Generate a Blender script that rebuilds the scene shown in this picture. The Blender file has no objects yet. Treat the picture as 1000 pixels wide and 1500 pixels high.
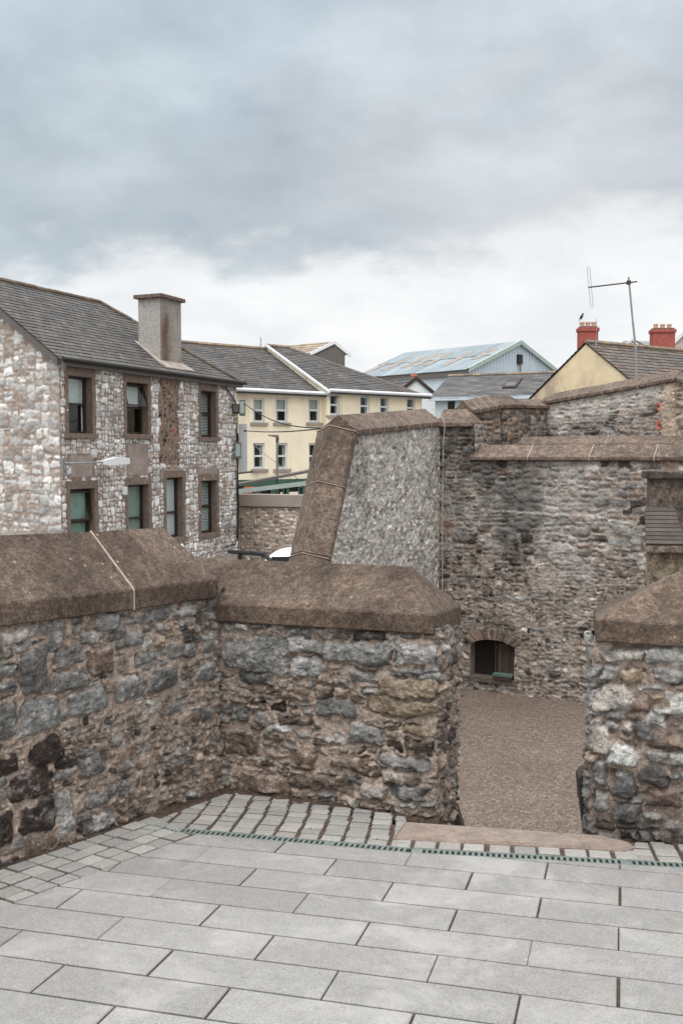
import bpy, bmesh, math, random
import numpy as np
from mathutils import Vector, noise as mnoise
R = math.radians
random.seed(7)
scene = bpy.context.scene
col = scene.collection

# ------------------------------------------------------------------ camera
FPX, CX, CY, CAMH = 1458.0, 500.0, 750.0, 1.55
TH = math.atan(85.0 / FPX)                       # looking slightly down
cam_d = bpy.data.cameras.new("camera"); cam = bpy.data.objects.new("camera", cam_d); col.objects.link(cam)
cam_d.sensor_fit = 'VERTICAL'; cam_d.sensor_height = 36.0; cam_d.lens = 36.0 * FPX / 1500.0
cam_d.clip_start = 0.05; cam_d.clip_end = 3000
cam.location = (0, 0, CAMH); cam.rotation_euler = (math.pi / 2 - TH, 0, 0)
scene.camera = cam
CAM = Vector((0, 0, CAMH))
SL = 0.0612                                       # the platform falls away from the camera


def ray(px, py):
    x = (px - CX) / FPX; y = -(py - CY) / FPX
    return Vector((x, math.cos(TH) + y * math.sin(TH), -math.sin(TH) + y * math.cos(TH)))


def at(px, py, Y):
    r = ray(px, py); return CAM + r * (Y / r.y)


def atz(px, py, z):
    r = ray(px, py); return CAM + r * ((z - CAMH) / r.z)


def fl(px, py):                                   # point on the sloping platform
    r = ray(px, py); t = CAMH / (-r.z - SL * r.y); return CAM + r * t


def fz(x, y): return -SL * y


class Pl:                                         # a vertical plane: origin, direction, normal toward the viewer
    def __init__(s, P, Q):
        s.O = Vector((P[0], P[1])); d = Vector((Q[0], Q[1])) - s.O; s.L = d.length; s.d = d.normalized()
        n = Vector((s.d.y, -s.d.x))
        if n.dot(-s.O) < 0: n = -n
        s.n = n

    def uz(s, px, py):
        r = ray(px, py); r2 = Vector((r.x, r.y)); t = s.O.dot(s.n) / r2.dot(s.n)
        p = CAM + r * t
        return ((Vector((p.x, p.y)) - s.O).dot(s.d), p.z)

    def u(s, px): return s.uz(px, 700)[0]

    def P(s, u, z, off=0.0):
        q = s.O + s.d * u + s.n * off
        return Vector((q.x, q.y, z))

    def shift(s, off):
        o = Pl.__new__(Pl); o.O = s.O + s.n * off; o.d = s.d; o.n = s.n; o.L = s.L; return o


def lin(c):
    return tuple(((v / 255) / 12.92 if v / 255 <= .04045 else ((v / 255 + .055) / 1.055) ** 2.4) for v in c)


# ------------------------------------------------------------------ object helpers
def obj(name, me, mat=None, parent=None, label=None):
    o = bpy.data.objects.new(name, me); col.objects.link(o)
    if mat is not None and me is not None and not me.materials: me.materials.append(mat)
    if parent is not None: o.parent = parent
    if label: o['label'] = label
    return o


def thing(name, label, cat, loc=(0, 0, 0), group=None):
    o = bpy.data.objects.new(name, None); col.objects.link(o); o.location = loc; o.empty_display_size = .2
    o['label'] = label; o['category'] = cat
    if group: o['group'] = group
    return o


def tag(o, label, cat, group=None, kind=None):
    if label: o['label'] = label
    if cat: o['category'] = cat
    if group: o['group'] = group
    if kind: o['kind'] = kind
    return o


def struct(o): o['kind'] = 'structure'; return o


def attach(o, parent):                            # parent whose only transform is a translation
    o.parent = parent
    o.location = o.location - parent.location
    return o


class MB:                                         # collects faces with a colour each
    def __init__(s): s.v = []; s.f = []; s.c = []

    def face(s, pts, c=(.5, .5, .5)):
        i = len(s.v); s.v += [tuple(p) for p in pts]; s.f.append(tuple(range(i, i + len(pts)))); s.c.append(c)

    def hexa(s, b, t, c=(.5, .5, .5)):            # bottom 4 pts, top 4 pts
        i = len(s.v); s.v += [tuple(p) for p in b] + [tuple(p) for p in t]; n = len(b)
        s.f.append(tuple(range(i, i + n))[::-1]); s.c.append(c)
        s.f.append(tuple(range(i + n, i + 2 * n))); s.c.append(c)
        for k in range(n):
            l = (k + 1) % n
            s.f.append((i + k, i + l, i + n + l, i + n + k)); s.c.append(c)

    def box(s, x0, y0, z0, x1, y1, z1, c=(.5, .5, .5)):
        s.hexa([(x0, y0, z0), (x1, y0, z0), (x1, y1, z0), (x0, y1, z0)],
               [(x0, y0, z1), (x1, y0, z1), (x1, y1, z1), (x0, y1, z1)], c)

    def pbox(s, pl, u0, u1, z0, z1, o0, o1, c=(.5, .5, .5)):   # box against a vertical plane
        s.hexa([pl.P(u0, z0, o0), pl.P(u1, z0, o0), pl.P(u1, z0, o1), pl.P(u0, z0, o1)],
               [pl.P(u0, z1, o0), pl.P(u1, z1, o0), pl.P(u1, z1, o1), pl.P(u0, z1, o1)], c)

    def tube(s, pts, r, n=8, c=(.5, .5, .5), r2=None):
        pts = [Vector(p) for p in pts]; rings = []
        for k, p in enumerate(pts):
            a = pts[max(k - 1, 0)]; b = pts[min(k + 1, len(pts) - 1)]
            t = (b - a).normalized(); up = Vector((0, 0, 1)) if abs(t.z) < .9 else Vector((1, 0, 0))
            x = t.cross(up).normalized(); y = t.cross(x)
            rr = r if r2 is None else r + (r2 - r) * k / max(1, len(pts) - 1)
            i = len(s.v)
            s.v += [tuple(p + x * rr * math.cos(2 * math.pi * q / n) + y * rr * math.sin(2 * math.pi * q / n)) for q in range(n)]
            rings.append(i)
        for a, b in zip(rings, rings[1:]):
            for q in range(n):
                w = (q + 1) % n; s.f.append((a + q, a + w, b + w, b + q)); s.c.append(c)
        s.f.append(tuple(range(rings[0], rings[0] + n))); s.c.append(c)
        s.f.append(tuple(range(rings[-1], rings[-1] + n))); s.c.append(c)

    def build(s, name, mat, parent=None, label=None, origin=None, bevel=0, smooth=False):
        bm = bmesh.new(); vs = [bm.verts.new(v) for v in s.v]
        lay = bm.loops.layers.float_color.new('Col')
        for f, c in zip(s.f, s.c):
            try: F = bm.faces.new([vs[i] for i in f])
            except ValueError: continue
            for l in F.loops: l[lay] = (c[0], c[1], c[2], 1)
            F.smooth = smooth
        bmesh.ops.recalc_face_normals(bm, faces=bm.faces)
        if bevel:
            bmesh.ops.bevel(bm, geom=[e for e in bm.edges], offset=bevel, segments=2, affect='EDGES', profile=.6)
        me = bpy.data.meshes.new(name); bm.to_mesh(me); bm.free()
        return obj(name, me, mat, parent, label)


# ------------------------------------------------------------------ materials
def newmat(name):
    m = bpy.data.materials.new(name); m.use_nodes = True
    nt = m.node_tree; b = nt.nodes['Principled BSDF']; b.inputs['Roughness'].default_value = .85
    b.inputs['Specular IOR Level'].default_value = .3
    return m, nt, b


def N(nt, t, **k):
    n = nt.nodes.new(t)
    for a, v in k.items():
        if a in n.inputs: n.inputs[a].default_value = v
        else: setattr(n, a, v)
    return n


def tex_noise(nt, scale, detail=4, rough=.55, vec=None, dist=0):
    n = N(nt, 'ShaderNodeTexNoise'); n.inputs['Scale'].default_value = scale; n.inputs['Detail'].default_value = detail
    n.inputs['Roughness'].default_value = rough; n.inputs['Distortion'].default_value = dist
    if vec is not None: nt.links.new(vec, n.inputs['Vector'])
    return n


def ramp(nt, inp, stops, interp='LINEAR'):
    r = N(nt, 'ShaderNodeValToRGB'); r.color_ramp.interpolation = interp; e = r.color_ramp.elements
    while len(e) < len(stops): e.new(.5)
    for q, (p, c) in zip(e, stops):
        q.position = p; q.color = (c[0], c[1], c[2], 1) if hasattr(c, '__len__') else (c, c, c, 1)
    nt.links.new(inp, r.inputs['Fac']); return r


def mixc(nt, a, b, fac, mode='MIX'):
    m = N(nt, 'ShaderNodeMix'); m.data_type = 'RGBA'; m.blend_type = mode
    for s, v in ((6, a), (7, b), (0, fac)):
        if hasattr(v, 'is_linked') or hasattr(v, 'links'): nt.links.new(v, m.inputs[s])
        elif hasattr(v, '__len__'): m.inputs[s].default_value = (v[0], v[1], v[2], 1)
        else: m.inputs[s].default_value = v
    return m.outputs[2]


def pos(nt):
    return N(nt, 'ShaderNodeNewGeometry').outputs['Position']


def stretch(nt, vec, s):
    m = N(nt, 'ShaderNodeMapping'); m.inputs['Scale'].default_value = s; nt.links.new(vec, m.inputs['Vector']); return m.outputs[0]


def bump(nt, b, h, strength, dist, prev=None):
    n = N(nt, 'ShaderNodeBump'); n.inputs['Strength'].default_value = strength; n.inputs['Distance'].default_value = dist
    nt.links.new(h, n.inputs['Height'])
    if prev is not None: nt.links.new(prev, n.inputs['Normal'])
    nt.links.new(n.outputs[0], b.inputs['Normal']); return n.outputs[0]


def mat_attr(name, s1, s2, var=.35, bdist=.004, rough=.88, fleck=None, stain=None, bstr=.6, mid=None, var2=None):
    """colour per face or vertex from the mesh, times noise"""
    m, nt, b = newmat(name); P = pos(nt)
    a = N(nt, 'ShaderNodeAttribute'); a.attribute_name = 'Col'
    n1 = tex_noise(nt, s1, 6, .65, P); n2 = tex_noise(nt, s2, 5, .6, P)
    r1 = ramp(nt, n1.outputs[0], [(.28, 1 - var), (.72, 1 + var)])
    r2 = ramp(nt, n2.outputs[0], [(.3, 1 - (var2 or var * .7)), (.7, 1 + (var2 or var * .7))])
    c = mixc(nt, a.outputs['Color'], r1.outputs[0], 1.0, 'MULTIPLY')
    c = mixc(nt, c, r2.outputs[0], 1.0, 'MULTIPLY')
    if fleck:
        sc, colr, th, amt = fleck
        n3 = tex_noise(nt, sc, 3, .6, P); r3 = ramp(nt, n3.outputs[0], [(th, 0), (th + .06, amt)])
        c = mixc(nt, c, colr, r3.outputs[0])
    if stain:
        sc, colr, th, amt = stain
        n4 = tex_noise(nt, sc, 6, .7, P, .4); r4 = ramp(nt, n4.outputs[0], [(th, 0), (th + .14, amt)])
        c = mixc(nt, c, colr, r4.outputs[0])
    nt.links.new(c, b.inputs['Base Color']); b.inputs['Roughness'].default_value = rough
    p = bump(nt, b, n1.outputs[0], bstr, bdist)
    bump(nt, b, n2.outputs[0], bstr, bdist * 2.5, p)
    return m


def mat_plain(name, colr, s=6, var=.12, rough=.8, bd=0, metal=0, streak=None, spec=.3):
    m, nt, b = newmat(name); P = pos(nt)
    n1 = tex_noise(nt, s, 5, .6, P)
    r1 = ramp(nt, n1.outputs[0], [(.3, 1 - var), (.7, 1 + var)])
    c = mixc(nt, lin(colr), r1.outputs[0], 1.0, 'MULTIPLY')
    if streak:
        sc, cc, th, amt = streak
        n2 = tex_noise(nt, 1, 5, .65, stretch(nt, P, sc)); r2 = ramp(nt, n2.outputs[0], [(th, 0), (th + .2, amt)])
        c = mixc(nt, c, lin(cc), r2.outputs[0])
    nt.links.new(c, b.inputs['Base Color']); b.inputs['Roughness'].default_value = rough
    b.inputs['Metallic'].default_value = metal; b.inputs['Specular IOR Level'].default_value = spec
    if bd: bump(nt, b, n1.outputs[0], .6, bd)
    return m


def mat_coping(name, base, dark, pale, s=1.0, bd=.006):
    m, nt, b = newmat(name); P = pos(nt)
    big = tex_noise(nt, 2.2 * s, 6, .65, P); med = tex_noise(nt, 26 * s, 6, .7, P); fine = tex_noise(nt, 75 * s, 4, .75, P)
    vor = N(nt, 'ShaderNodeTexVoronoi'); vor.inputs['Scale'].default_value = 48 * s; nt.links.new(P, vor.inputs['Vector'])
    vor2 = N(nt, 'ShaderNodeTexVoronoi'); vor2.inputs['Scale'].default_value = 17 * s; nt.links.new(P, vor2.inputs['Vector'])
    c = mixc(nt, lin(dark), lin(base), ramp(nt, big.outputs[0], [(.36, 0), (.62, 1)]).outputs[0])
    c = mixc(nt, c, ramp(nt, med.outputs[0], [(.28, .38), (.5, .95), (.72, 1.65)]).outputs[0], 1.0, 'MULTIPLY')
    c = mixc(nt, c, ramp(nt, fine.outputs[0], [(.3, .45), (.7, 1.55)]).outputs[0], 1.0, 'MULTIPLY')
    pit = ramp(nt, vor.outputs['Distance'], [(.10, .28), (.28, 1)])
    wsel = ramp(nt, med.outputs[0], [(.46, 0), (.52, 1)])
    c = mixc(nt, c, mixc(nt, c, pit.outputs[0], 1.0, 'MULTIPLY'), wsel.outputs[0])
    # pale aggregate and lichen dots: only some of the cells
    cs = N(nt, 'ShaderNodeSeparateColor'); nt.links.new(vor2.outputs['Color'], cs.inputs[0])
    sel = ramp(nt, cs.outputs[0], [(.86, 0), (.87, 1)]); dot = ramp(nt, vor2.outputs['Distance'], [(.10, 1), (.17, 0)])
    mm = N(nt, 'ShaderNodeMath'); mm.operation = 'MULTIPLY'; nt.links.new(sel.outputs[0], mm.inputs[0]); nt.links.new(dot.outputs[0], mm.inputs[1])
    m2 = N(nt, 'ShaderNodeMath'); m2.operation = 'MULTIPLY'; m2.inputs[1].default_value = .35; nt.links.new(mm.outputs[0], m2.inputs[0])
    c = mixc(nt, c, lin(pale), m2.outputs[0])
    nt.links.new(c, b.inputs['Base Color']); b.inputs['Roughness'].default_value = .93
    p = bump(nt, b, med.outputs[0], .8, bd * 1.6); p = bump(nt, b, fine.outputs[0], .5, bd * .5, p)
    bump(nt, b, pit.outputs[0], .5, bd * .5, p)
    return m


M = {}
M['wall_near'] = mat_attr('rubble_near', 34, 120, .5, .005, bstr=.85, fleck=(60, lin((190, 184, 175)), .66, .5))
M['wall_far'] = mat_attr('rubble_far', 7, 26, .34, .012, bstr=.8)
M['wall_house'] = mat_attr('rubble_house', 5, 22, .20, .008)
M['slate'] = mat_attr('slate', 3.0, 30, .26, .003, .68, stain=(1.6, lin((98, 84, 70)), .62, .4))
M['slate_plain'] = mat_attr('slate_far', 1.2, 12, .22, .004, .75, stain=(.8, lin((110, 100, 90)), .60, .35))
M['paving'] = mat_attr('granite_paving', 18, 150, .10, .0014, .82, var2=.30, fleck=(210, lin((70, 68, 66)), .62, .35), stain=(2.6, lin((160, 156, 152)), .50, .5), bstr=.4)
M['setts'] = mat_attr('granite_setts', 60, 220, .2, .0012, .8, fleck=(240, lin((70, 68, 66)), .62, .35))
M['bed'] = mat_attr('joint_sand', 60, 300, .45, .006, .95, fleck=(90, lin((120, 92, 66)), .60, .6))
M['coping'] = mat_coping('coping_near', (99, 84, 73), (66, 54, 46), (185, 172, 150))
M['coping_far'] = mat_coping('coping_far', (106, 91, 81), (84, 71, 62), (165, 152, 135), .35, .012)
M['mortar'] = mat_plain('pale_mortar', (176, 162, 148), 30, .25, .9, .002)
M['mortar_far'] = mat_plain('weathered_mortar', (142, 128, 117), 30, .25, .9, .002)
M['gravel'] = None
M['dark'] = mat_plain('painted_shade', (34, 27, 24), 3, .2, .95)  # near-black colour standing for the shade in hollows
M['surround'] = mat_plain('brown_render', (110, 95, 85), 9, .28, .9, .006)
M['fascia'] = mat_plain('grey_fascia', (92, 86, 82), 5, .12, .55)
M['black'] = mat_plain('black_plastic', (30, 28, 28), 5, .1, .5)
M['brownframe'] = mat_plain('dark_brown_frame', (50, 40, 36), 9, .15, .5)
M['white'] = mat_plain('white_paint', (204, 205, 205), 8, .05, .5)
M['cream'] = mat_plain('cream_render', (232, 219, 194), 1.2, .07, .9, .0, streak=((1.5, 1.5, .25), (176, 160, 138), .52, .5))
M['creamold'] = mat_plain('weathered_cream_render', (200, 182, 150), 1.5, .12, .92, .0, streak=((.7, .7, .4), (146, 126, 116), .44, .8))
M['pebble'] = mat_attr('pebbledash', 14, 60, .3, .012, .92)
M['red'] = mat_plain('red_masonry_paint', (148, 80, 70), 12, .18, .85, .01)
M['bluemetal'] = mat_plain('pale_blue_cladding', (180, 191, 198), 1.0, .06, .6, streak=((1.4, 1.4, .08), (150, 160, 165), .5, .35))
M['metal'] = mat_plain('galvanised', (140, 142, 142), 12, .15, .45, metal=.6)
M['rust'] = mat_plain('rusted_sheet', (136, 124, 114), 2, .3, .8)
M['band'] = mat_plain('concrete_band', (150, 138, 130), 3, .12, .9, streak=((1, 1, .2), (130, 112, 100), .55, .5))
M['green'] = mat_plain('green_fascia', (58, 86, 76), 4, .1, .6)
M['palegreen'] = mat_plain('pale_green_gutter', (150, 162, 155), 4, .1, .6)
M['iron'] = mat_plain('rusty_iron', (60, 48, 42), 20, .25, .6)
M['grate'] = mat_plain('galvanised_grate', (104, 114, 108), 30, .3, .7)
M['threshold'] = mat_attr('threshold_stone', 12, 70, .28, .006, .85, stain=(5, lin((144, 132, 122)), .52, .5))
M['blind'] = mat_plain('white_blind', (190, 196, 194), 5, .04, .8)
M['curtain'] = mat_plain('net_curtain', (186, 190, 188), 9, .1, .9)
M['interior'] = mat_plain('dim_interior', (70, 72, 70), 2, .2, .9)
M['orange'] = mat_plain('orange_sign', (196, 110, 82), 9, .12, .7)
M['tyre'] = mat_plain('tyre_rubber', (28, 28, 28), 9, .1, .85)
M['brick'] = mat_plain('red_brick', (178, 92, 76), 20, .2, .9, .004)


def glassmat(name, tint, glossy):
    m = bpy.data.materials.new(name); m.use_nodes = True; nt = m.node_tree; nt.nodes.clear()
    out = nt.nodes.new('ShaderNodeOutputMaterial'); t = nt.nodes.new('ShaderNodeBsdfTransparent'); g = nt.nodes.new('ShaderNodeBsdfGlossy')
    t.inputs[0].default_value = (*tint, 1); g.inputs['Roughness'].default_value = .06; g.inputs['Color'].default_value = (.55, .60, .59, 1)
    fr = nt.nodes.new('ShaderNodeLayerWeight'); fr.inputs[0].default_value = .5
    pw = nt.nodes.new('ShaderNodeMath'); pw.operation = 'POWER'; pw.inputs[1].default_value = 5; nt.links.new(fr.outputs['Facing'], pw.inputs[0])
    ad = nt.nodes.new('ShaderNodeMath'); ad.operation = 'ADD'; ad.inputs[1].default_value = glossy; nt.links.new(pw.outputs[0], ad.inputs[0])
    w = nt.nodes.new('ShaderNodeTexNoise'); w.inputs['Scale'].default_value = 1.6; w.inputs['Detail'].default_value = 1
    bp = nt.nodes.new('ShaderNodeBump'); bp.inputs['Strength'].default_value = .3; bp.inputs['Distance'].default_value = .05
    nt.links.new(w.outputs[0], bp.inputs['Height']); nt.links.new(bp.outputs[0], g.inputs['Normal'])
    mx = nt.nodes.new('ShaderNodeMixShader'); nt.links.new(ad.outputs[0], mx.inputs[0]); nt.links.new(t.outputs[0], mx.inputs[1]); nt.links.new(g.outputs[0], mx.inputs[2])
    nt.links.new(mx.outputs[0], out.inputs[0]); return m


M['glass'] = glassmat('window_glass', (.88, .92, .90), .08)
M['glass2'] = glassmat('window_glass_far', (.85, .9, .88), .08)


def gravelmat():
    m, nt, b = newmat('brown_gravel'); P = pos(nt)
    v = N(nt, 'ShaderNodeTexVoronoi'); v.inputs['Scale'].default_value = 62; nt.links.new(P, v.inputs['Vector'])
    v2 = N(nt, 'ShaderNodeTexVoronoi'); v2.inputs['Scale'].default_value = 24; nt.links.new(P, v2.inputs['Vector'])
    cs = N(nt, 'ShaderNodeSeparateColor'); nt.links.new(v.outputs['Color'], cs.inputs[0])
    cs2 = N(nt, 'ShaderNodeSeparateColor'); nt.links.new(v2.outputs['Color'], cs2.inputs[0])
    c = ramp(nt, cs.outputs[0], [(0, lin((80, 68, 60))), (.35, lin((98, 84, 75))), (.8, lin((110, 96, 86))), (1, lin((140, 126, 115)))]).outputs[0]
    c = mixc(nt, c, ramp(nt, cs2.outputs[1], [(0, .8), (1, 1.16)]).outputs[0], 1.0, 'MULTIPLY')
    n = tex_noise(nt, .8, 5, .6, P); c = mixc(nt, c, ramp(nt, n.outputs[0], [(.3, .78), (.7, 1.0)]).outputs[0], 1.0, 'MULTIPLY')
    nt.links.new(c, b.inputs['Base Color']); b.inputs['Roughness'].default_value = .95
    bump(nt, b, v.outputs['Distance'], .35, .01); return m


M['gravel'] = gravelmat()

# ------------------------------------------------------------------ numpy noise
_rs = np.random.RandomState(11)
_tab = _rs.rand(512, 512).astype(np.float64)


def vnoise(x, y, seed=0):
    x = x + seed * 17.31; y = y + seed * 9.77
    xi = np.floor(x).astype(int); yi = np.floor(y).astype(int); fx = x - xi; fy = y - yi
    fx = fx * fx * fx * (fx * (fx * 6 - 15) + 10); fy = fy * fy * fy * (fy * (fy * 6 - 15) + 10)
    a = _tab[xi % 512, yi % 512]; b = _tab[(xi + 1) % 512, yi % 512]; c = _tab[xi % 512, (yi + 1) % 512]; d = _tab[(xi + 1) % 512, (yi + 1) % 512]
    return ((a * (1 - fx) + b * fx) * (1 - fy) + (c * (1 - fx) + d * fx) * fy) * 2 - 1


def fbm(x, y, f, o=4, seed=0, g=.55):
    r = 0; a = 1; t = 0
    for k in range(o):
        r = r + a * vnoise(x * f, y * f, seed + k * 3); t += a; a *= g; f *= 2.03
    return r / t


def sstep(a, b, x):
    t = np.clip((x - a) / (b - a), 0, 1); return t * t * (3 - 2 * t)


# ------------------------------------------------------------------ stone layouts: (cu, cv, hu, hv, rot, colour, protrusion)
def rubble(u0, u1, v0, v1, size, asp, pick, rng, var=.5):
    """random guillotine split: uncoursed rubble"""
    out = []
    st = [(u0, u1, v0, v1)]
    while st:
        a, b, c, d = st.pop(); w = b - a; h = d - c
        lim = size(0.5 * (a + b), 0.5 * (c + d)) * math.exp(rng.uniform(-var, var)); ar = asp * math.exp(rng.uniform(-.45, .45))
        if w / ar > h and w > lim * ar * 1.25:
            m = a + w * rng.uniform(.36, .64) if w < 4 * lim * ar else a + w * rng.uniform(.45, .55)
            st += [(a, m, c, d), (m, b, c, d)]
        elif h > lim * 1.25:
            m = c + h * rng.uniform(.36, .64); st += [(a, b, c, m), (a, b, m, d)]
        else:
            cu, cv = (a + b) / 2, (c + d) / 2
            out.append((cu, cv, w / 2, h / 2, rng.gauss(0, .07), pick(cu, cv, rng), rng.uniform(.5, 1.4)))
    return out


def coursed(u0, u1, v0, v1, h0, h1, asp, pick, rng, hs=None):
    out = []; v = v0
    while v < v1:
        h = rng.uniform(h0, h1) * (hs(v) if hs else 1)
        u = u0 - rng.uniform(0, .3)
        while u < u1:
            w = h * rng.uniform(*asp); k = rng.random()
            if k < .25:
                m = rng.uniform(.35, .65)
                for (a, b) in ((0, m), (m, 1)):
                    out.append((u + w / 2, v + h * (a + b) / 2, w / 2, h * (b - a) / 2, rng.gauss(0, .03), pick(u, v, rng), rng.uniform(.3, 1.5)))
            else:
                out.append((u + w / 2, v + h / 2 + rng.gauss(0, h * .06), w / 2, h / 2, rng.gauss(0, .04), pick(u, v, rng), rng.uniform(.3, 1.5)))
            u += w
        v += h
    return out


def masonry(name, path, v0, v1, res, stones, mort, mat, parent, gap=.012, prot=.03, warp=.02, wf=4, rough=.012, seed=1,
            corner=.05, top=None, holes=(), smear=.6, core=None, label=None, soft=.012, shear=0.0, mortn=.01, deep=0, mlev=.15, sv=1.0, crack=None, rnd=(.18, .5), lean=None, extra=None, bot=None):
    """real relief: rubble stones standing proud of a mortar bed, along a plan path; v is height"""
    # plan path -> arc length columns with blended normals
    P = [Vector((p[0], p[1])) for p in path]; seg = []; L = 0
    for a, b in zip(P, P[1:]):
        d = (b - a); l = d.length; d.normalize(); n = Vector((d.y, -d.x)); seg.append((L, L + l, a, d, n)); L += l
    nu = max(2, int(L / res) + 1); nv = max(2, int((v1 - v0) / res) + 1)
    U = np.linspace(0, L, nu); V = np.linspace(v0, v1, nv)
    X = np.zeros(nu); Y = np.zeros(nu); NX = np.zeros(nu); NY = np.zeros(nu)
    for i, u in enumerate(U):
        for k, (a, b, p, d, n) in enumerate(seg):
            if u <= b + 1e-9 or k == len(seg) - 1: break
        q = p + d * (u - a); nn = n.copy()
        if k > 0 and u - a < corner:
            t = .5 * (1 - (u - a) / corner); nn = n.lerp(seg[k - 1][4], t).normalized(); q -= nn * corner * .22 * (2 * t) ** 2
        elif k < len(seg) - 1 and b - u < corner:
            t = .5 * (1 - (b - u) / corner); nn = n.lerp(seg[k + 1][4], t).normalized(); q -= nn * corner * .22 * (2 * t) ** 2
        X[i], Y[i], NX[i], NY[i] = q.x, q.y, nn.x, nn.y
    uu, vv = np.meshgrid(U, V, indexing='ij')
    wu = uu + warp * fbm(uu, vv, wf, 3, seed) + warp * .35 * fbm(uu, vv, wf * 5, 2, seed + 5)
    wv = vv + warp * fbm(uu, vv, wf, 3, seed + 9) + warp * .35 * fbm(uu, vv, wf * 5, 2, seed + 14) + shear * uu
    best = np.full(uu.shape, 1e3); H = np.zeros(uu.shape); C = np.zeros(uu.shape + (3,))
    rng = random.Random(seed)
    pad = warp * 1.6 + .01
    for (cu, cv, hu, hv, rot, c, pr) in stones:
        cw = cv
        i0 = int((cu - hu * 1.2 - pad) / L * (nu - 1)); i1 = int((cu + hu * 1.2 + pad) / L * (nu - 1)) + 2
        ex = abs(shear) * L + hu * .2
        vlo = cw - hv * 1.3 - pad - hu * abs(rot); vhi = cw + hv * 1.3 + pad + hu * abs(rot)
        if shear: vlo -= max(0, shear * L); vhi += max(0, -shear * L)
        j0 = int((vlo - v0) / (v1 - v0) * (nv - 1)); j1 = int((vhi - v0) / (v1 - v0) * (nv - 1)) + 2
        i0 = max(i0, 0); j0 = max(j0, 0); i1 = min(i1, nu); j1 = min(j1, nv)
        if i0 >= i1 or j0 >= j1: continue
        a = wu[i0:i1, j0:j1] - cu; b = wv[i0:i1, j0:j1] - cw
        cr, sr = math.cos(rot), math.sin(rot); x = a * cr + b * sr; y = -a * sr + b * cr
        t1 = rng.uniform(-.22, .22); t2 = rng.uniform(-.18, .18)
        sx = hu * (1 + t1 * np.clip(y / hv, -1, 1)) - gap * .5; sy = hv * (1 + t2 * np.clip(x / hu, -1, 1)) - gap * .5
        rr = min(hu, hv) * rng.uniform(*rnd)
        qx = np.abs(x) - sx + rr; qy = np.abs(y) - sy + rr
        sd = np.hypot(np.maximum(qx, 0), np.maximum(qy, 0)) + np.minimum(np.maximum(qx, qy), 0) - rr
        # irregular chipped outline
        old = best[i0:i1, j0:j1]; m = sd < old
        s = np.clip(-sd, 0, None)
        tx = rng.gauss(0, .10); ty = rng.gauss(0, .12)
        h = prot * pr * (1 - np.exp(-s / soft)) + (tx * x + ty * y) * .5
        h = h + prot * .25 * (1 - np.exp(-s / (min(hu, hv) * .5)))
        for _ in range(3):
            an = rng.uniform(0, 6.283); slp_ = rng.uniform(.15, .6); of = rng.uniform(.15, .8)
            h = np.minimum(h, prot * pr * 1.15 + slp_ * (of * (abs(math.cos(an)) * hu + abs(math.sin(an)) * hv) - (math.cos(an) * x + math.sin(an) * y)))
        best[i0:i1, j0:j1] = np.where(m, sd, old)
        H[i0:i1, j0:j1] = np.where(m, h, H[i0:i1, j0:j1])
        C[i0:i1, j0:j1][m] = c
    e = fbm(uu, vv, 1 / (gap * 3 + .01), 3, seed + 21) * gap * .9
    ins = sstep(-gap * .3, gap * .35, -best + e * smear)
    f1 = fbm(uu, vv, 9 * .6 / max(.05, prot * 20), 5, seed + 31, .62); f2 = fbm(uu, vv, 1 / (res * 5), 3, seed + 41, .7)
    ridge = 1 - np.abs(fbm(uu, vv * 2.2, 8 / max(.3, prot * 25), 4, seed + 71)) * 2
    hs = H + rough * f1 + rough * .5 * f2 + rough * .3 * ridge
    hm = mortn * fbm(uu, vv, 1 / (gap * 4), 4, seed + 51) + mortn * .5 * f2 + prot * mlev
    if deep: hm = hm - deep * sstep(.15, .5, fbm(uu, vv, 1 / (gap * 7), 3, seed + 61))
    h = hm * (1 - ins) + np.maximum(hs, hm - .004) * ins
    if crack:                                     # mortar has shrunk away from the stone edges here and there
        cm_ = sstep(-.15, .3, fbm(uu, vv, 1 / (gap * 9), 3, seed + 151)); dd_ = (best + e * smear - gap * .25) / crack[1]
        h = h - crack[0] * cm_ * np.exp(-dd_ ** 2)
    mc = np.array(mort)[None, None, :] * (1 + .28 * fbm(uu, vv, 1 / (gap * 3), 4, seed + 81))[..., None]
    f3 = fbm(uu, vv * 1.7, 1 / (res * 9), 4, seed + 131, .65); f4 = fbm(uu + .4 * vv, vv, 1 / (res * 22), 3, seed + 141)
    sc = C * np.exp(sv * (.42 * f1 + .30 * f2 + .55 * f3 + .35 * f4))[..., None]
    lime = sstep(.28, .62, f3 + .5 * f4) * .45 * sv; sc = sc + (np.array([.34, .32, .30])[None, None] - sc) * lime[..., None] * (sc.mean(-1) > .03)[..., None]
    cc = mc * (1 - ins)[..., None] + sc * ins[..., None]
    if extra is not None: h, cc = extra(uu, vv, h, cc)
    cc = np.clip(cc, .004, .9)
    off = h if lean is None else h + lean(uu, vv)
    XX = X[:, None] + NX[:, None] * off; YY = Y[:, None] + NY[:, None] * off; ZZ = vv.copy()
    if top is not None:
        T = np.array([top(u) for u in U])[:, None]; ZZ = np.minimum(ZZ, T)
    co = np.stack([XX, YY, ZZ], -1).reshape(-1, 3)
    idx = np.arange(nu * nv).reshape(nu, nv)
    q = np.stack([idx[:-1, :-1], idx[1:, :-1], idx[1:, 1:], idx[:-1, 1:]], -1)
    keep = np.ones(q.shape[:2], bool)
    um = .5 * (U[:-1] + U[1:])[:, None] + 0 * V[None, :-1]; vm = .5 * (V[:-1] + V[1:])[None, :] + 0 * U[:-1, None]
    for hf in holes: keep &= ~hf(um, vm)
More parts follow.
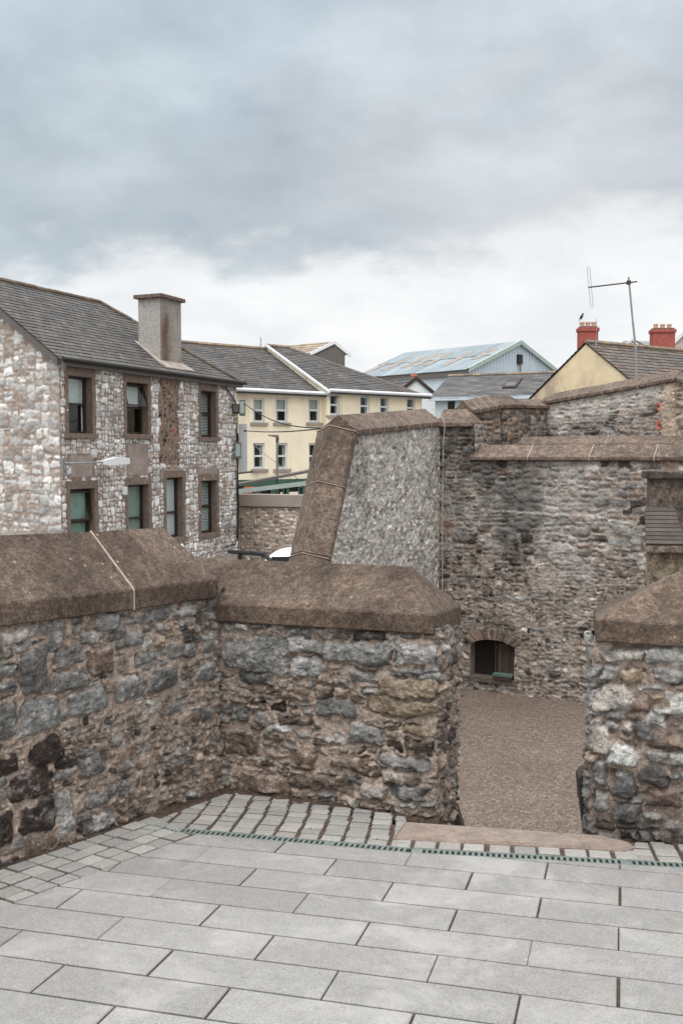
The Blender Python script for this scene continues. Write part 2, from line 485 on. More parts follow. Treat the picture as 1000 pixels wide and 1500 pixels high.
    if top is not None:
        T = np.array([top(u) for u in um[:, 0]])[:, None]; keep &= (V[:-1][None, :] < T)
    if bot is not None:
        T = np.array([bot(u) for u in um[:, 0]])[:, None]; keep &= (V[1:][None, :] > T)
    q = q[keep].reshape(-1, 4)
    cols = np.concatenate([cc.reshape(-1, 3), np.ones((nu * nv, 1))], 1)
    nq = len(q)
    nvv = len(co)
    cv = []; cf = []
    if core:
        for (pts, z0, z1) in core:                # solid body behind the face
            k = len(cv); n = len(pts)
            zz0 = z0 if callable(z0) else (lambda p, z=z0: z); zz1 = z1 if callable(z1) else (lambda p, z=z1: z)
            cv += [(p[0], p[1], zz0(p)) for p in pts] + [(p[0], p[1], zz1(p)) for p in pts]
            cf.append([k + i for i in range(n)][::-1]); cf.append([k + n + i for i in range(n)])
            for i in range(n):
                j = (i + 1) % n; cf.append([k + i, k + j, k + n + j, k + n + i])
    me = bpy.data.meshes.new(name)
    allv = np.concatenate([co, np.array(cv).reshape(-1, 3)], 0) if cv else co
    loops = np.concatenate([q.reshape(-1)] + [np.array(f) + nvv for f in cf]).astype(np.int32)
    tot = np.concatenate([np.full(nq, 4), np.array([len(f) for f in cf], int)]).astype(np.int32)
    start = np.concatenate([[0], np.cumsum(tot)[:-1]]).astype(np.int32)
    me.vertices.add(len(allv)); me.vertices.foreach_set('co', allv.astype(np.float32).ravel())
    me.loops.add(len(loops)); me.loops.foreach_set('vertex_index', loops)
    me.polygons.add(len(tot)); me.polygons.foreach_set('loop_start', start); me.polygons.foreach_set('loop_total', tot)
    sm = np.zeros(len(tot), bool); sm[:nq] = True; me.polygons.foreach_set('use_smooth', sm)
    me.update(calc_edges=True); me.validate()
    at_ = me.color_attributes.new('Col', 'FLOAT_COLOR', 'POINT')
    cc4 = np.concatenate([cols, np.tile([mort[0] * .8, mort[1] * .8, mort[2] * .8, 1], (len(cv), 1)).reshape(-1, 4)], 0) if cv else cols
    at_.data.foreach_set('color', cc4.astype(np.float32).ravel())
    return obj(name, me, mat, parent, label)


def pal(weights):
    cs = [(w, lin(c)) for w, c in weights]; tot = sum(w for w, _ in cs)

    def f(rng):
        r = rng.uniform(0, tot)
        for w, c in cs:
            r -= w
            if r <= 0: break
        k = math.exp(rng.gauss(0, .16)); return tuple(v * k for v in c)
    return f


def manual(pl, lst, stones, sc=1.0, shrink=1.1):
    """hand placed stones given by their corners on the wall; they push the random ones aside"""
    ms = []
    for (x0, y0, x1, y1, c, pr) in lst:
        a = pl.uz(x0, (y0 + y1) / 2); b = pl.uz(x1, (y0 + y1) / 2); t = pl.uz((x0 + x1) / 2, y0); d = pl.uz((x0 + x1) / 2, y1)
        k = random.uniform(.9, 1.1)
        ms.append(((a[0] + b[0]) / 2, (t[1] + d[1]) / 2, abs(b[0] - a[0]) / 2 * shrink, abs(t[1] - d[1]) / 2 * shrink, random.gauss(0, .05), tuple(v * k for v in lin(c)), pr))
    out = []
    for s in stones:
        bad = False
        for m in ms:
            ou = min(s[0] + s[2], m[0] + m[2]) - max(s[0] - s[2], m[0] - m[2]); ov = min(s[1] + s[3], m[1] + m[3]) - max(s[1] - s[3], m[1] - m[3])
            if ou > 0 and ov > 0 and ou * ov > .28 * 4 * s[2] * s[3]: bad = True; break
        if not bad: out.append(s)
    return out + ms


# ------------------------------------------------------------------ coping blocks
def coping_block(name, fL, fR, bR, bL, lip, rL, rR, mat, parent, label=None, cuts=6, bev=.012, amp=.003, seedk=0):
    """bottom corners front-left, front-right, back-right, back-left; lip height; ridge ends"""
    bm = bmesh.new(); up = Vector((0, 0, lip))
    B = [Vector(p) for p in (fL, fR, bR, bL)]; vb = [bm.verts.new(p) for p in B]; vt = [bm.verts.new(p + up) for p in B]
    r0 = bm.verts.new(rL); r1 = bm.verts.new(rR)
    bm.faces.new(vb[::-1])
    for k in range(4):
        l = (k + 1) % 4; bm.faces.new((vb[k], vb[l], vt[l], vt[k]))
    bm.faces.new((vt[0], vt[1], r1, r0)); bm.faces.new((vt[2], vt[3], r0, r1))
    bm.faces.new((vt[1], vt[2], r1)); bm.faces.new((vt[3], vt[0], r0))
    bmesh.ops.recalc_face_normals(bm, faces=bm.faces)
    if bev: bmesh.ops.bevel(bm, geom=list(bm.edges), offset=bev, segments=1, affect='EDGES', profile=.5)
    if cuts:
        L = (B[1] - B[0]).length
        bmesh.ops.triangulate(bm, faces=[f for f in bm.faces if len(f.verts) > 4])
        for it in range(5):
            es = [e for e in bm.edges if e.calc_length() > max(L / cuts, .04)]
            if not es: break
            bmesh.ops.subdivide_edges(bm, edges=es, cuts=1, use_grid_fill=True)
            bmesh.ops.triangulate(bm, faces=[f for f in bm.faces if len(f.verts) > 4])
        bm.normal_update()
        mv = []
        for v in bm.verts:
            p = v.co * 9; q = v.co * 30
            d = mnoise.noise(p) * amp + mnoise.noise(q) * amp * .6
            chip = mnoise.noise(v.co * 14 + Vector((5, 3, 1)))
            mv.append(v.normal * (d - max(0, chip - .5) * amp * 3))
        for v, d in zip(bm.verts, mv): v.co += d
    for f in bm.faces: f.smooth = True
    me = bpy.data.meshes.new(name); bm.to_mesh(me); bm.free(); me.set_sharp_from_angle(angle=R(15))
    return obj(name, me, mat, parent, label)


def coping_run(parent, pts, nrm, wf, wb, lip, rise, n, mat, joint=.012, hipR=0, hipL=0, amp=.006, joints=True, mort=None):
    mort = mort or M['mortar_far']
    """a straight run of coping stones between two 3D points (bottom front line), plan normal nrm to the viewer"""
    A, B = Vector(pts[0]), Vector(pts[1]); nn = Vector((nrm[0], nrm[1], 0)); back = -nn * (wf + wb)
    for k in range(n):
        t0 = k / n; t1 = (k + 1) / n; L = (B - A).length
        a = A.lerp(B, t0 + (joint / 2 / L if k else 0)); b = A.lerp(B, t1 - (joint / 2 / L if k < n - 1 else 0))
        mid = -nn * wf + Vector((0, 0, lip + rise))
        ra = a + mid; rb = b + mid; d = (B - A).normalized()
        if k == 0 and hipL: ra += d * hipL
        if k == n - 1 and hipR: rb -= d * hipR
        coping_block('coping_stone', a, b, b + back, a + back, lip, ra, rb, mat, parent, cuts=4, bev=.008, amp=amp * .5)
        if k and joints:
            c = A.lerp(B, t0) + nn * .003 - Vector((0, 0, .003)); h = d * joint * .5
            coping_block('mortar_joint', c - h, c + h, c + h + back * 1.01, c - h + back * 1.01, lip + .003, c - h + mid + Vector((0, 0, .004)), c + h + mid + Vector((0, 0, .004)), mort, parent, cuts=0, bev=0)


# ------------------------------------------------------------------ polygons on a plane
def clip(poly, a, b):                             # keep the left side of a->b
    out = []; n = len(poly)
    for i in range(n):
        p, q = poly[i], poly[(i + 1) % n]
        dp = (b[0] - a[0]) * (p[1] - a[1]) - (b[1] - a[1]) * (p[0] - a[0]); dq = (b[0] - a[0]) * (q[1] - a[1]) - (b[1] - a[1]) * (q[0] - a[0])
        if dp >= 0: out.append(p)
        if dp * dq < 0: t = dp / (dp - dq); out.append((p[0] + (q[0] - p[0]) * t, p[1] + (q[1] - p[1]) * t))
    return out


def clipall(poly, reg):
    for i in range(len(reg)):
        poly = clip(poly, reg[i], reg[(i + 1) % len(reg)])
        if len(poly) < 3: return []
    return poly


def area(p): return .5 * sum(p[i][0] * p[(i + 1) % len(p)][1] - p[(i + 1) % len(p)][0] * p[i][1] for i in range(len(p)))


def ccw(p): return p if area(p) > 0 else p[::-1]


def inset(poly, d):
    r = list(poly)
    for i in range(len(poly)):
        a, b = poly[i], poly[(i + 1) % len(poly)]; l = math.hypot(b[0] - a[0], b[1] - a[1])
        if l < 1e-6: continue
        nx, ny = -(b[1] - a[1]) / l * d, (b[0] - a[0]) / l * d
        r = clip(r, (a[0] + nx, a[1] + ny), (b[0] + nx, b[1] + ny))
        if len(r) < 3: return []
    return r


# ================================================================== SKY AND LIGHT
w = bpy.data.worlds.new("World"); scene.world = w; w.use_nodes = True
nt = w.node_tree; nt.nodes.clear()
out = N(nt, 'ShaderNodeOutputWorld'); bg = N(nt, 'ShaderNodeBackground'); nt.links.new(bg.outputs[0], out.inputs[0])
SUN_EL, SUN_AZ = R(66), R(205)                    # azimuth clockwise from +Y
sky = N(nt, 'ShaderNodeTexSky'); sky.sky_type = 'NISHITA'; sky.sun_disc = False; sky.sun_elevation = SUN_EL; sky.sun_rotation = SUN_AZ
tc = N(nt, 'ShaderNodeTexCoord'); G = tc.outputs['Generated']
sep = N(nt, 'ShaderNodeSeparateXYZ'); nt.links.new(G, sep.inputs[0])


def math_(op, a, b=None, c=None):
    n = N(nt, 'ShaderNodeMath'); n.operation = op
    for i, v in enumerate((a, b, c)):
        if v is None: continue
        if isinstance(v, (int, float)): n.inputs[i].default_value = v
        else: nt.links.new(v, n.inputs[i])
    return n.outputs[0]


zc = math_('MAXIMUM', sep.outputs[2], 0.0)
den = math_('ADD', zc, .34)
cmb = N(nt, 'ShaderNodeCombineXYZ'); nt.links.new(math_('DIVIDE', sep.outputs[0], den), cmb.inputs[0]); nt.links.new(math_('DIVIDE', sep.outputs[1], den), cmb.inputs[1])
cl1 = tex_noise(nt, 1.5, 5, .55, cmb.outputs[0], .0); cl2 = tex_noise(nt, 3.6, 6, .56, cmb.outputs[0], .0)
cmb2 = N(nt, 'ShaderNodeVectorMath'); cmb2.operation = 'ADD'; cmb2.inputs[1].default_value = (7.3, 2.1, 4); nt.links.new(cmb.outputs[0], cmb2.inputs[0])
cl3 = tex_noise(nt, 2.0, 5, .52, cmb2.outputs[0], .0)
# elevation with a ragged edge: bright under ~11 deg, grey deck above
edge = math_('ADD', sep.outputs[2], math_('MULTIPLY', math_('SUBTRACT', cl2.outputs[0], .5), .22))
edge = math_('ADD', edge, math_('MULTIPLY', math_('SUBTRACT', cl1.outputs[0], .5), .10))
edge = math_('SUBTRACT', edge, math_('MULTIPLY', sep.outputs[0], .05))
deck = ramp(nt, edge, [(.0, 0), (.165, .0), (.225, 1), (1, 1)], 'EASE')
dk = mixc(nt, lin((181, 191, 199)), lin((214, 219, 223)), ramp(nt, cl3.outputs[0], [(.36, 0), (.64, 1)]).outputs[0])
dk = mixc(nt, dk, ramp(nt, cl2.outputs[0], [(.32, .90), (.68, 1.10)]).outputs[0], 1.0, 'MULTIPLY')
side = ramp(nt, math_('ADD', sep.outputs[0], .5), [(.12, (.88, .95, .98)), (.62, (1, 1, 1)), (.9, (1.1, 1.08, 1.07))])
dk = mixc(nt, dk, side.outputs[0], 1.0, 'MULTIPLY')
dk = mixc(nt, dk, ramp(nt, edge, [(.2, .92), (.27, .92), (.4, 1.08)]).outputs[0], 1.0, 'MULTIPLY')
zen = ramp(nt, sep.outputs[2], [(.24, 1.0), (.42, 1.12), (.75, 2.3)])  # deck brightened overhead, above the frame, to add light
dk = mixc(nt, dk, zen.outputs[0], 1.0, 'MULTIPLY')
br = mixc(nt, lin((234, 237, 239)), lin((249, 249, 249)), ramp(nt, cl2.outputs[0], [(.34, 0), (.6, 1)]).outputs[0])
cloud = mixc(nt, br, dk, deck.outputs[0])
skm = mixc(nt, sky.outputs[0], (0.10, 0.10, 0.10), 1.0, 'MULTIPLY')
fin = mixc(nt, skm, cloud, .94)
# glow added to the unseen sky round the hidden sun, to light the walls
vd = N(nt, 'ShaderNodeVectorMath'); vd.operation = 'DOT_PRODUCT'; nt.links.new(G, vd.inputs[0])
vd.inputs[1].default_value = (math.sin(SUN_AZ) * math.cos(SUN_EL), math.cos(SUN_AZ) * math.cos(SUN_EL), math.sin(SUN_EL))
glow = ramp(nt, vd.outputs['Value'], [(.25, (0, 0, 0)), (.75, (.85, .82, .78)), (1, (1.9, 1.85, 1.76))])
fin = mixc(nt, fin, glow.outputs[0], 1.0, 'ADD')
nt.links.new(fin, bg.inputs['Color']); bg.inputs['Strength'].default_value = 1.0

sd = bpy.data.lights.new('sun', 'SUN'); sd.energy = 1.6; sd.angle = R(24); sd.color = (1, .98, .95)
so = bpy.data.objects.new('sun', sd); col.objects.link(so)
sv = Vector((math.sin(SUN_AZ) * math.cos(SUN_EL), math.cos(SUN_AZ) * math.cos(SUN_EL), math.sin(SUN_EL)))
so.rotation_euler = sv.to_track_quat('Z', 'Y').to_euler(); so.location = (0, 0, 30)
scene.view_settings.view_transform = 'Standard'; scene.view_settings.look = 'None'; scene.view_settings.exposure = 0.1; scene.view_settings.gamma = 1

# ================================================================== GROUND
YZ = -2.37
mb = MB(); mb.face([(-600, -600, YZ - .16), (600, -600, YZ - .16), (600, 900, YZ - .16), (-600, 900, YZ - .16)], lin((110, 104, 98)))
struct(mb.build('ground', mat_plain('ground_tarmac', (112, 108, 104), 3, .15, .95)))
# gravel yard, slightly uneven, inside the walls
nx, ny = 90, 90; gx = np.linspace(-4, 9, nx); gy = np.linspace(5.0, 19, ny); xx, yy = np.meshgrid(gx, gy, indexing='ij')
zz = YZ + .05 * fbm(xx, yy, .5, 4, 3) + .012 * fbm(xx, yy, 4, 3, 5)
me = bpy.data.meshes.new('gravel_yard'); ids = np.arange(nx * ny).reshape(nx, ny)
qq = np.stack([ids[:-1, :-1], ids[1:, :-1], ids[1:, 1:], ids[:-1, 1:]], -1).reshape(-1, 4)
me.from_pydata(np.stack([xx, yy, zz], -1).reshape(-1, 3).tolist(), [], qq.tolist())
for p in me.polygons: p.use_smooth = True
struct(obj('gravel_yard', me, M['gravel']))

# ================================================================== PLATFORM PLAN
LA = fl(0, 1275); LB = fl(322, 1161); MBP = fl(640, 1205); PA = fl(861, 1228); PB = fl(1000, 1240)
LPL = Pl(LA, LB); MPL = Pl(LB, MBP); PPL = Pl(PA, PB)
d1 = LPL.d; d2 = MPL.d; d3 = PPL.d
LO = LPL.O - d1 * 1.6                             # wall goes on outside the frame
PE = PPL.O + d3 * 2.6
V2 = lambda v: (v[0], v[1])
# platform body: joint bed on top, retaining sides below
thr_l = fl(588, 1213); thr_r = fl(918, 1238)
bedpts = [V2(LO - LPL.n * .05), V2(LPL.O + d1 * LPL.L - LPL.n * .05 + MPL.n * 0), V2(Vector((LB.x, LB.y)) - MPL.n * .05),
          V2(thr_l), V2(thr_r), V2(PE), (4.2, 1.0), (4.2, -4), (-4.2, -4), (-4.2, V2(LO)[1])]
mb = MB()
top_ = [(p[0], p[1], fz(*p) + .009) for p in bedpts]; bot_ = [(p[0], p[1], YZ - .2) for p in bedpts]
mb.hexa(bot_, top_, lin((80, 66, 56)))
struct(mb.build('platform', M['bed']))


def F2(px, py): p = fl(px, py); return (p.x, p.y)


def lift(p, h): return (p[0], p[1], fz(*p) + h)


def slab(mb, poly, h, c, cham=.003, tilt=(0, 0), cen=None):
    poly = ccw(poly); 
    if len(poly) < 3 or area(poly) < 3e-4: return
    inn = inset(poly, cham)
    if len(inn) < 3 or len(inn) != len(poly): inn = poly; hh = h
    cx = sum(p[0] for p in poly) / len(poly); cy = sum(p[1] for p in poly) / len(poly)
    z = lambda p, q: (p[0], p[1], fz(*p) + q + tilt[0] * (p[0] - cx) + tilt[1] * (p[1] - cy))
    n = len(poly)
    i = len(mb.v)
    mb.v += [z(p, -.02) for p in poly] + [z(p, h - cham) for p in poly] + [z(p, h) for p in inn]
    for k in range(n):
        l = (k + 1) % n
        mb.f.append((i + k, i + l, i + n + l, i + n + k)); mb.c.append(tuple(v * .8 for v in c))
        mb.f.append((i + n + k, i + n + l, i + 2 * n + l, i + 2 * n + k)); mb.c.append(c)
    mb.f.append(tuple(range(i + 2 * n, i + 3 * n))); mb.c.append(c)


# slab field
ja = Vector(F2(882, 1426)) - Vector(F2(880, 1470)); vp = Vector((412 / FPX, 1.0)).normalized()   # joints run this way
jb = Vector((vp.y, -vp.x))                        # rows run this way
org = Vector(F2(402, 1377))
SLn, SWd = .603, .208
dr0, dr1, dr2 = F2(203, 1220), F2(600, 1255.5), F2(1060, 1281)
sl0, sl1 = F2(284, 1229), F2(0, 1337)
sl1e = tuple(Vector(sl0) + (Vector(sl1) - Vector(sl0)) * 4)
mb = MB(); rng = random.Random(3)
for r in range(-10, 22):
    for q in range(-9, 10):
        a0 = q * SLn + (SLn / 2 if r % 2 else 0) + rng.uniform(-.004, .004); b0 = -r * SWd + 0.0
        j = .0050 + .0010 * rng.random(); je = .0030 + .001 * rng.random()
        P4 = [org + jb * (a0 + je) + vp * (b0 - j + 0), org + jb * (a0 + SLn - je) + vp * (b0 - j), org + jb * (a0 + SLn - je) + vp * (b0 - SWd + j), org + jb * (a0 + je) + vp * (b0 - SWd + j)]
        poly = ccw([tuple(p) for p in P4]); c = sum((p for p in P4), Vector((0, 0))) / 4
        # near side of the drain
        if c.x < dr1[0]: poly = clip(poly, dr1, dr0)
        else: poly = clip(poly, dr2, dr1)
        if len(poly) < 3: continue
        s = clip(poly, sl0, sl1e)                 # right of the sett border
        if len(s) < 3 or c.y < -3: continue
        k = math.exp(rng.gauss(0, .035)); base = lin(rng.choice([(130, 126, 123), (126, 123, 119), (134, 131, 127), (128, 125, 122)]))
        slab(mb, s, .02, tuple(v * k for v in base), .003, (rng.gauss(0, .0012), rng.gauss(0, .002)))
struct(mb.build('paving_slabs', M['paving']))

# setts
mb = MB()


def hull(pts):
    pts = sorted(set((float(p[0]), float(p[1])) for p in pts)); 
    def half(ps):
        h = []
        for p in ps:
            while len(h) > 1 and (h[-1][0] - h[-2][0]) * (p[1] - h[-2][1]) - (h[-1][1] - h[-2][1]) * (p[0] - h[-2][0]) <= 0: h.pop()
            h.append(p)
        return h[:-1]
    return half(pts) + half(pts[::-1])


def setts(region, o, a, b, la, lb, ja_, jb_, na, nb, bend=0.0):
    region = hull(region)
    for i in range(na[0], na[1]):
        for k in range(nb[0], nb[1]):
            off = bend * ((k * lb) ** 2)
            p0 = o + a * (i * la + off + rng.uniform(-.004, .004)) + b * (k * lb + rng.uniform(-.003, .003))
            x = ja_ / 2; y = jb_ / 2; w_ = rng.uniform(-.004, .002); 
            j4 = [p0 + a * x + b * y, p0 + a * (la - x + w_) + b * (y + rng.gauss(0, .0015)), p0 + a * (la - x + w_) + b * (lb - y), p0 + a * (x + rng.gauss(0, .0015)) + b * (lb - y)]
            poly = clipall(ccw([tuple(p) for p in j4]), region)
            if len(poly) < 3 or abs(area(poly)) < .0011: continue
            c = lin(rng.choice([(139, 135, 130), (133, 130, 126), (144, 140, 134), (129, 126, 122), (136, 131, 126)])); m_ = math.exp(rng.gauss(0, .045))
            slab(mb, poly, .019 + rng.uniform(-.002, .002), tuple(v * m_ for v in c), .004, (rng.gauss(0, .006), rng.gauss(0, .006)))


dA = (Vector(dr1) - Vector(dr0)).normalized(); dB = (Vector(dr2) - Vector(dr1)).normalized()
nA = Vector((-dA.y, dA.x)); nB = Vector((-dB.y, dB.x))
DW = .075
dd0, dd1, dd2 = Vector(dr0) + nA * DW, Vector(dr1) + (nA + nB).normalized() * DW, Vector(dr2) + nB * DW
cdir = Vector((.163, 1)).normalized()
reg = [tuple(dd0 + nA * .008), tuple(dd1 + nA * .008), F2(573, 1243), F2(591, 1190), F2(338, 1164), F2(322, 1170), F2(213, 1213)]
setts(reg, dd1, dA, cdir, .112, .078, .017, .014, (-16, 4), (0, 12), -.12)
# the row between drain and threshold, and the block at the right
reg = [F2(573, 1246), tuple(dd1 + nB * .004), tuple(dd2 + nB * .004), F2(1040, 1258), F2(918, 1252.5), F2(575, 1233)]
setts(reg, dd1 + nB * .006, dB, nB, .113, .12, .016, .008, (-3, 9), (0, 1))
reg = [F2(922, 1268), F2(1200, 1284), F2(1200, 1258), F2(930, 1236)]
setts(reg, Vector(F2(923, 1268)) + nB * .012, dB, nB, .118, .088, .016, .014, (0, 12), (0, 4))
# border along the left wall
reg = [tuple(Vector(sl0) + Vector((-.01, .0))), tuple(Vector(F2(213, 1221))), tuple(Vector(F2(200, 1220))), tuple(LPL.O + LPL.n * .035 - d1 * 1.6), tuple(sl1e)]
reg2 = [tuple(Vector(F2(283, 1228)) - dA * .01), F2(207, 1221.5), tuple(LPL.O + LPL.n * .03 + d1 * (LPL.u(203))), tuple(LPL.O + LPL.n * .03 - d1 * 1.6), tuple(Vector(sl1e) - Vector((.01, 0))), tuple(Vector(sl0) - Vector((.012, 0)))]
reg2 = [tuple(Vector(sl0) + LPL.n * -.01), tuple(LPL.O + LPL.n * .03 + d1 * LPL.u(212)), tuple(LPL.O + LPL.n * .03 - d1 * 1.6), tuple(Vector(sl1e) - LPL.n * .01)]
setts(reg2, LPL.O + LPL.n * .03, d1, LPL.n, .112, .094, .012, .013, (-16, 14), (0, 7))
struct(mb.build('sett_paving', M['setts']))

# threshold stone in the gap
tr = thing('threshold_stone', 'worn pinkish stone slab lying across the foot of the wall opening', 'threshold', lift(F2(750, 1235), 0))
mb = MB(); tp = [F2(575, 1236), F2(915, 1253.5), F2(930, 1248), F2(915, 1240.5), F2(880, 1232), F2(592, 1212)]
tp = ccw(tp); tin = inset(tp, .014)
n = len(tp)
mb.v += [lift(p, -.03) for p in tp] + [lift(p, .022) for p in tp] + [lift(p, .032) for p in (tin if len(tin) == n else tp)]
for k in range(n):
    l = (k + 1) % n; mb.f += [(k, l, n + l, n + k), (n + k, n + l, 2 * n + l, 2 * n + k)]; mb.c += [lin((118, 103, 93))] * 2
mb.f.append(tuple(range(2 * n, 3 * n))); mb.c.append(lin((132, 117, 107)))
attach(mb.build('slab', M['threshold']), tr)

# drain: channel with slotted grate in lengths
dr = thing('drainage_channel', 'narrow galvanised slotted drainage channel running across the paving', 'drain', lift(dr1, 0))
mb = MB(); ch = MB(); nosl = MB()
for (A, B, nn_) in ((Vector(dr0), Vector(dr1), nA), (Vector(dr1), Vector(dr2), nB)):
    d = (B - A).normalized(); L = (B - A).length; k = 0

    def q(s, t, h): p = A + d * s + nn_ * t; return lift(p, h)
    ch.hexa([q(0, .006, -.06), q(L, .006, -.06), q(L, DW - .006, -.06), q(0, DW - .006, -.06)], [q(0, .006, .0135), q(L, .006, .0135), q(L, DW - .006, .0135), q(0, DW - .006, .0135)], lin((24, 20, 18)))  # solid dark block painted as the shade under the grate
    for (t0, t1) in ((.002, .013), (DW - .013, DW - .002)):
        mb.hexa([q(0, t0, -.02), q(L, t0, -.02), q(L, t1, -.02), q(0, t1, -.02)], [q(0, t0, .0185), q(L, t0, .0185), q(L, t1, .0185), q(0, t1, .0185)])
    s = .004
    while s < L - .012:
        wd = .012 if (k % 34) else .05
        mb.hexa([q(s, .012, 0), q(min(s + wd, L), .012, 0), q(min(s + wd, L), DW - .012, 0), q(s, DW - .012, 0)], [q(s, .012, .0175), q(min(s + wd, L), .012, .0175), q(min(s + wd, L), DW - .012, .0175), q(s, DW - .012, .0175)])
        s += wd + .014; k += 1
attach(ch.build('channel', M['dark']), dr); attach(mb.build('grate', M['grate']), dr)

# ================================================================== NEAR PARAPETS
GR = [(3, (124, 120, 116)), (3, (102, 99, 96)), (2, (144, 139, 134)), (2, (116, 102, 91)), (1.6, (70, 62, 57)), (1.2, (138, 122, 108))]
BRN = [(3, (130, 114, 102)), (2, (110, 97, 87)), (2, (120, 116, 112)), (1.5, (142, 126, 113)), (1.5, (68, 58, 52)), (1, (126, 122, 118))]
pG, pB = pal(GR), pal(BRN)
MORT = lin((156, 140, 128))
g1, g2, g3, bk, pl_, br_, oc = (120, 118, 115), (98, 96, 94), (146, 143, 139), (54, 45, 40), (156, 149, 141), (106, 90, 79), (134, 118, 101)

LZ0 = LPL.uz(0, 917)[1]; LZ1 = LPL.uz(321, 874)[1]; LU1 = LPL.u(321)
lwall = thing('parapet_wall', 'tall rubble parapet on the left with steep coping and black stones low down', 'wall', (LA.x, LA.y, fz(LA.x, LA.y)))


def ltop(u):
    return LZ0 + (LZ1 - LZ0) * ((u - 1.6) - LPL.u(0)) / (LU1 - LPL.u(0)) + .05


def lpick(u, v, r):
    uu = u - 1.6; t = (ltop(u) - v)
    return pG(r) if (t < .45 + .2 * r.random()) else pB(r)


st = rubble(0, LPL.L + 1.75, -.75, 1.3, lambda u, v: .062 if ltop(u) - v < .45 else .05, 1.35, lpick, random.Random(21), .5)
man = [(30, 952, 69, 1016, g2, 1.4), (81, 948, 122, 978, g1, 1.2), (-6, 973, 26, 993, g1, 1), (-8, 996, 25, 1014, g2, 1), (74, 984, 125, 1012, g1, 1.3), (127, 952, 164, 989, br_, 1),
       (99, 1010, 155, 1045, g1, 1.4), (168, 989, 210, 1026, g1, 1.3), (214, 978, 256, 1012, g2, 1.9), (28, 1024, 92, 1072, g1, 1.2), (-12, 1033, 24, 1081, g2, 1.1),
       (44, 1079, 88, 1120, bk, 1.1), (-8, 1105, 25, 1137, bk, 1.1), (14, 1128, 76, 1173, bk, 1.2), (80, 1104, 110, 1127, bk, 1), (113, 1107, 154, 1137, g2, 1.3), (23, 1177, 81, 1219, bk, 1.2),
       (34, 1220, 78, 1254, br_, 1), (-12, 1192, 16, 1243, bk, 1.1), (83, 1159, 106, 1222, g3, 1), (141, 899, 175, 925, g1, 1), (201, 893, 246, 913, g1, 1), (244, 941, 286, 964, g2, 1.1),
       (297, 927, 314, 954, g1, 1), (286, 971, 314, 996, g1, 1), (2, 917, 56, 940, pl_, 1), (60, 910, 94, 930, g1, 1), (100, 903, 122, 918, g2, 1), (250, 888, 288, 902, g3, 1), (128, 1160, 160, 1180, g1, 1), (136, 1187, 168, 1212, g3, 1),
       (147, 996, 166, 1018, oc, 1.2), (215, 1025, 234, 1047, pl_, 1.2), (180, 925, 212, 948, g1, 1), (197, 953, 235, 972, g1, 1), (292, 1035, 312, 1060, g2, 1), (-14, 1258, 26, 1280, bk, 1), (110, 1222, 132, 1240, g1, 1)]
man = [m for m in man]
msh = manual(LPL, man, [(s[0] - 1.6,) + s[1:] for s in st])
st = [(s[0] + 1.6,) + s[1:] for s in msh]


def lchips(uu, vv, h, cc):                        # darker damp foot and lost mortar
    m = sstep(.1, .5, fbm(uu, vv, 3.2, 4, 77)); cc = cc * (1 - .22 * m)[..., None]
    w_ = sstep(.25, .6, fbm(uu, vv, 5, 5, 93)) ; cc = cc + (np.array(lin((146, 137, 128)))[None, None] - cc) * (w_ * .3)[..., None]
    return h, cc


bk2 = LPL.n * -.5
masonry('masonry', [V2(LO), V2(LPL.O + d1 * (LPL.L + .12))], -.55, 1.02, .0048, st, MORT, M['wall_near'], lwall, gap=.012, prot=.014, warp=.018, wf=6, rough=.009, seed=3, soft=.005, mlev=.4, crack=(.016, .005),
        top=ltop, smear=1.5, deep=.014, mortn=.008, extra=lchips,
        core=[([V2(LO - LPL.n * .03), V2(LPL.O + d1 * (LPL.L + .1) - LPL.n * .03), V2(LPL.O + d1 * (LPL.L + .1) + bk2), V2(LO + bk2)], YZ - .1, LZ1 - .03)])
for o in lwall.children: o.location = o.location - lwall.location

# left coping
LC = LPL.shift(.035)
wR, rs, lip = .30, .275, .10


def lp(px, y): u, z = LC.uz(px, y); return LC.P(u, z)


a0 = lp(0, 917.5); a1 = lp(321, 874.5); dd = (a1 - a0).normalized(); aj = lp(197, 893); am = a0 - dd * 1.7
back = Vector((LC.n.x, LC.n.y, 0)) * -(wR * 2)
rv = lambda p: p + back * .5 + Vector((0, 0, lip + rs))
g = dd * .0035
am2 = a0 - dd * .62
for (p, q_, hip) in ((am, am2 - g, 0), (am2 + g, aj - g, 0), (aj + g, a1, .12)):
    coping_block('coping_stone', p, q_, q_ + back, p + back, lip, rv(p), rv(q_) - dd * hip, M['coping'], lwall, cuts=28, bev=.006, amp=.0016).location = -lwall.location
for j_ in (am2, aj):
    c = j_ + Vector((LC.n.x, LC.n.y, 0)) * .0025 - Vector((0, 0, .002))
    coping_block('mortar_joint', c - g * .7, c + g * .7, c + g * .7 + back * 1.01, c - g * .7 + back * 1.01, lip + .002, rv(j_) - g * .7 + Vector((0, 0, .003)), rv(j_) + g * .7 + Vector((0, 0, .003)), M['mortar'], lwall, cuts=0, bev=0).location = -lwall.location

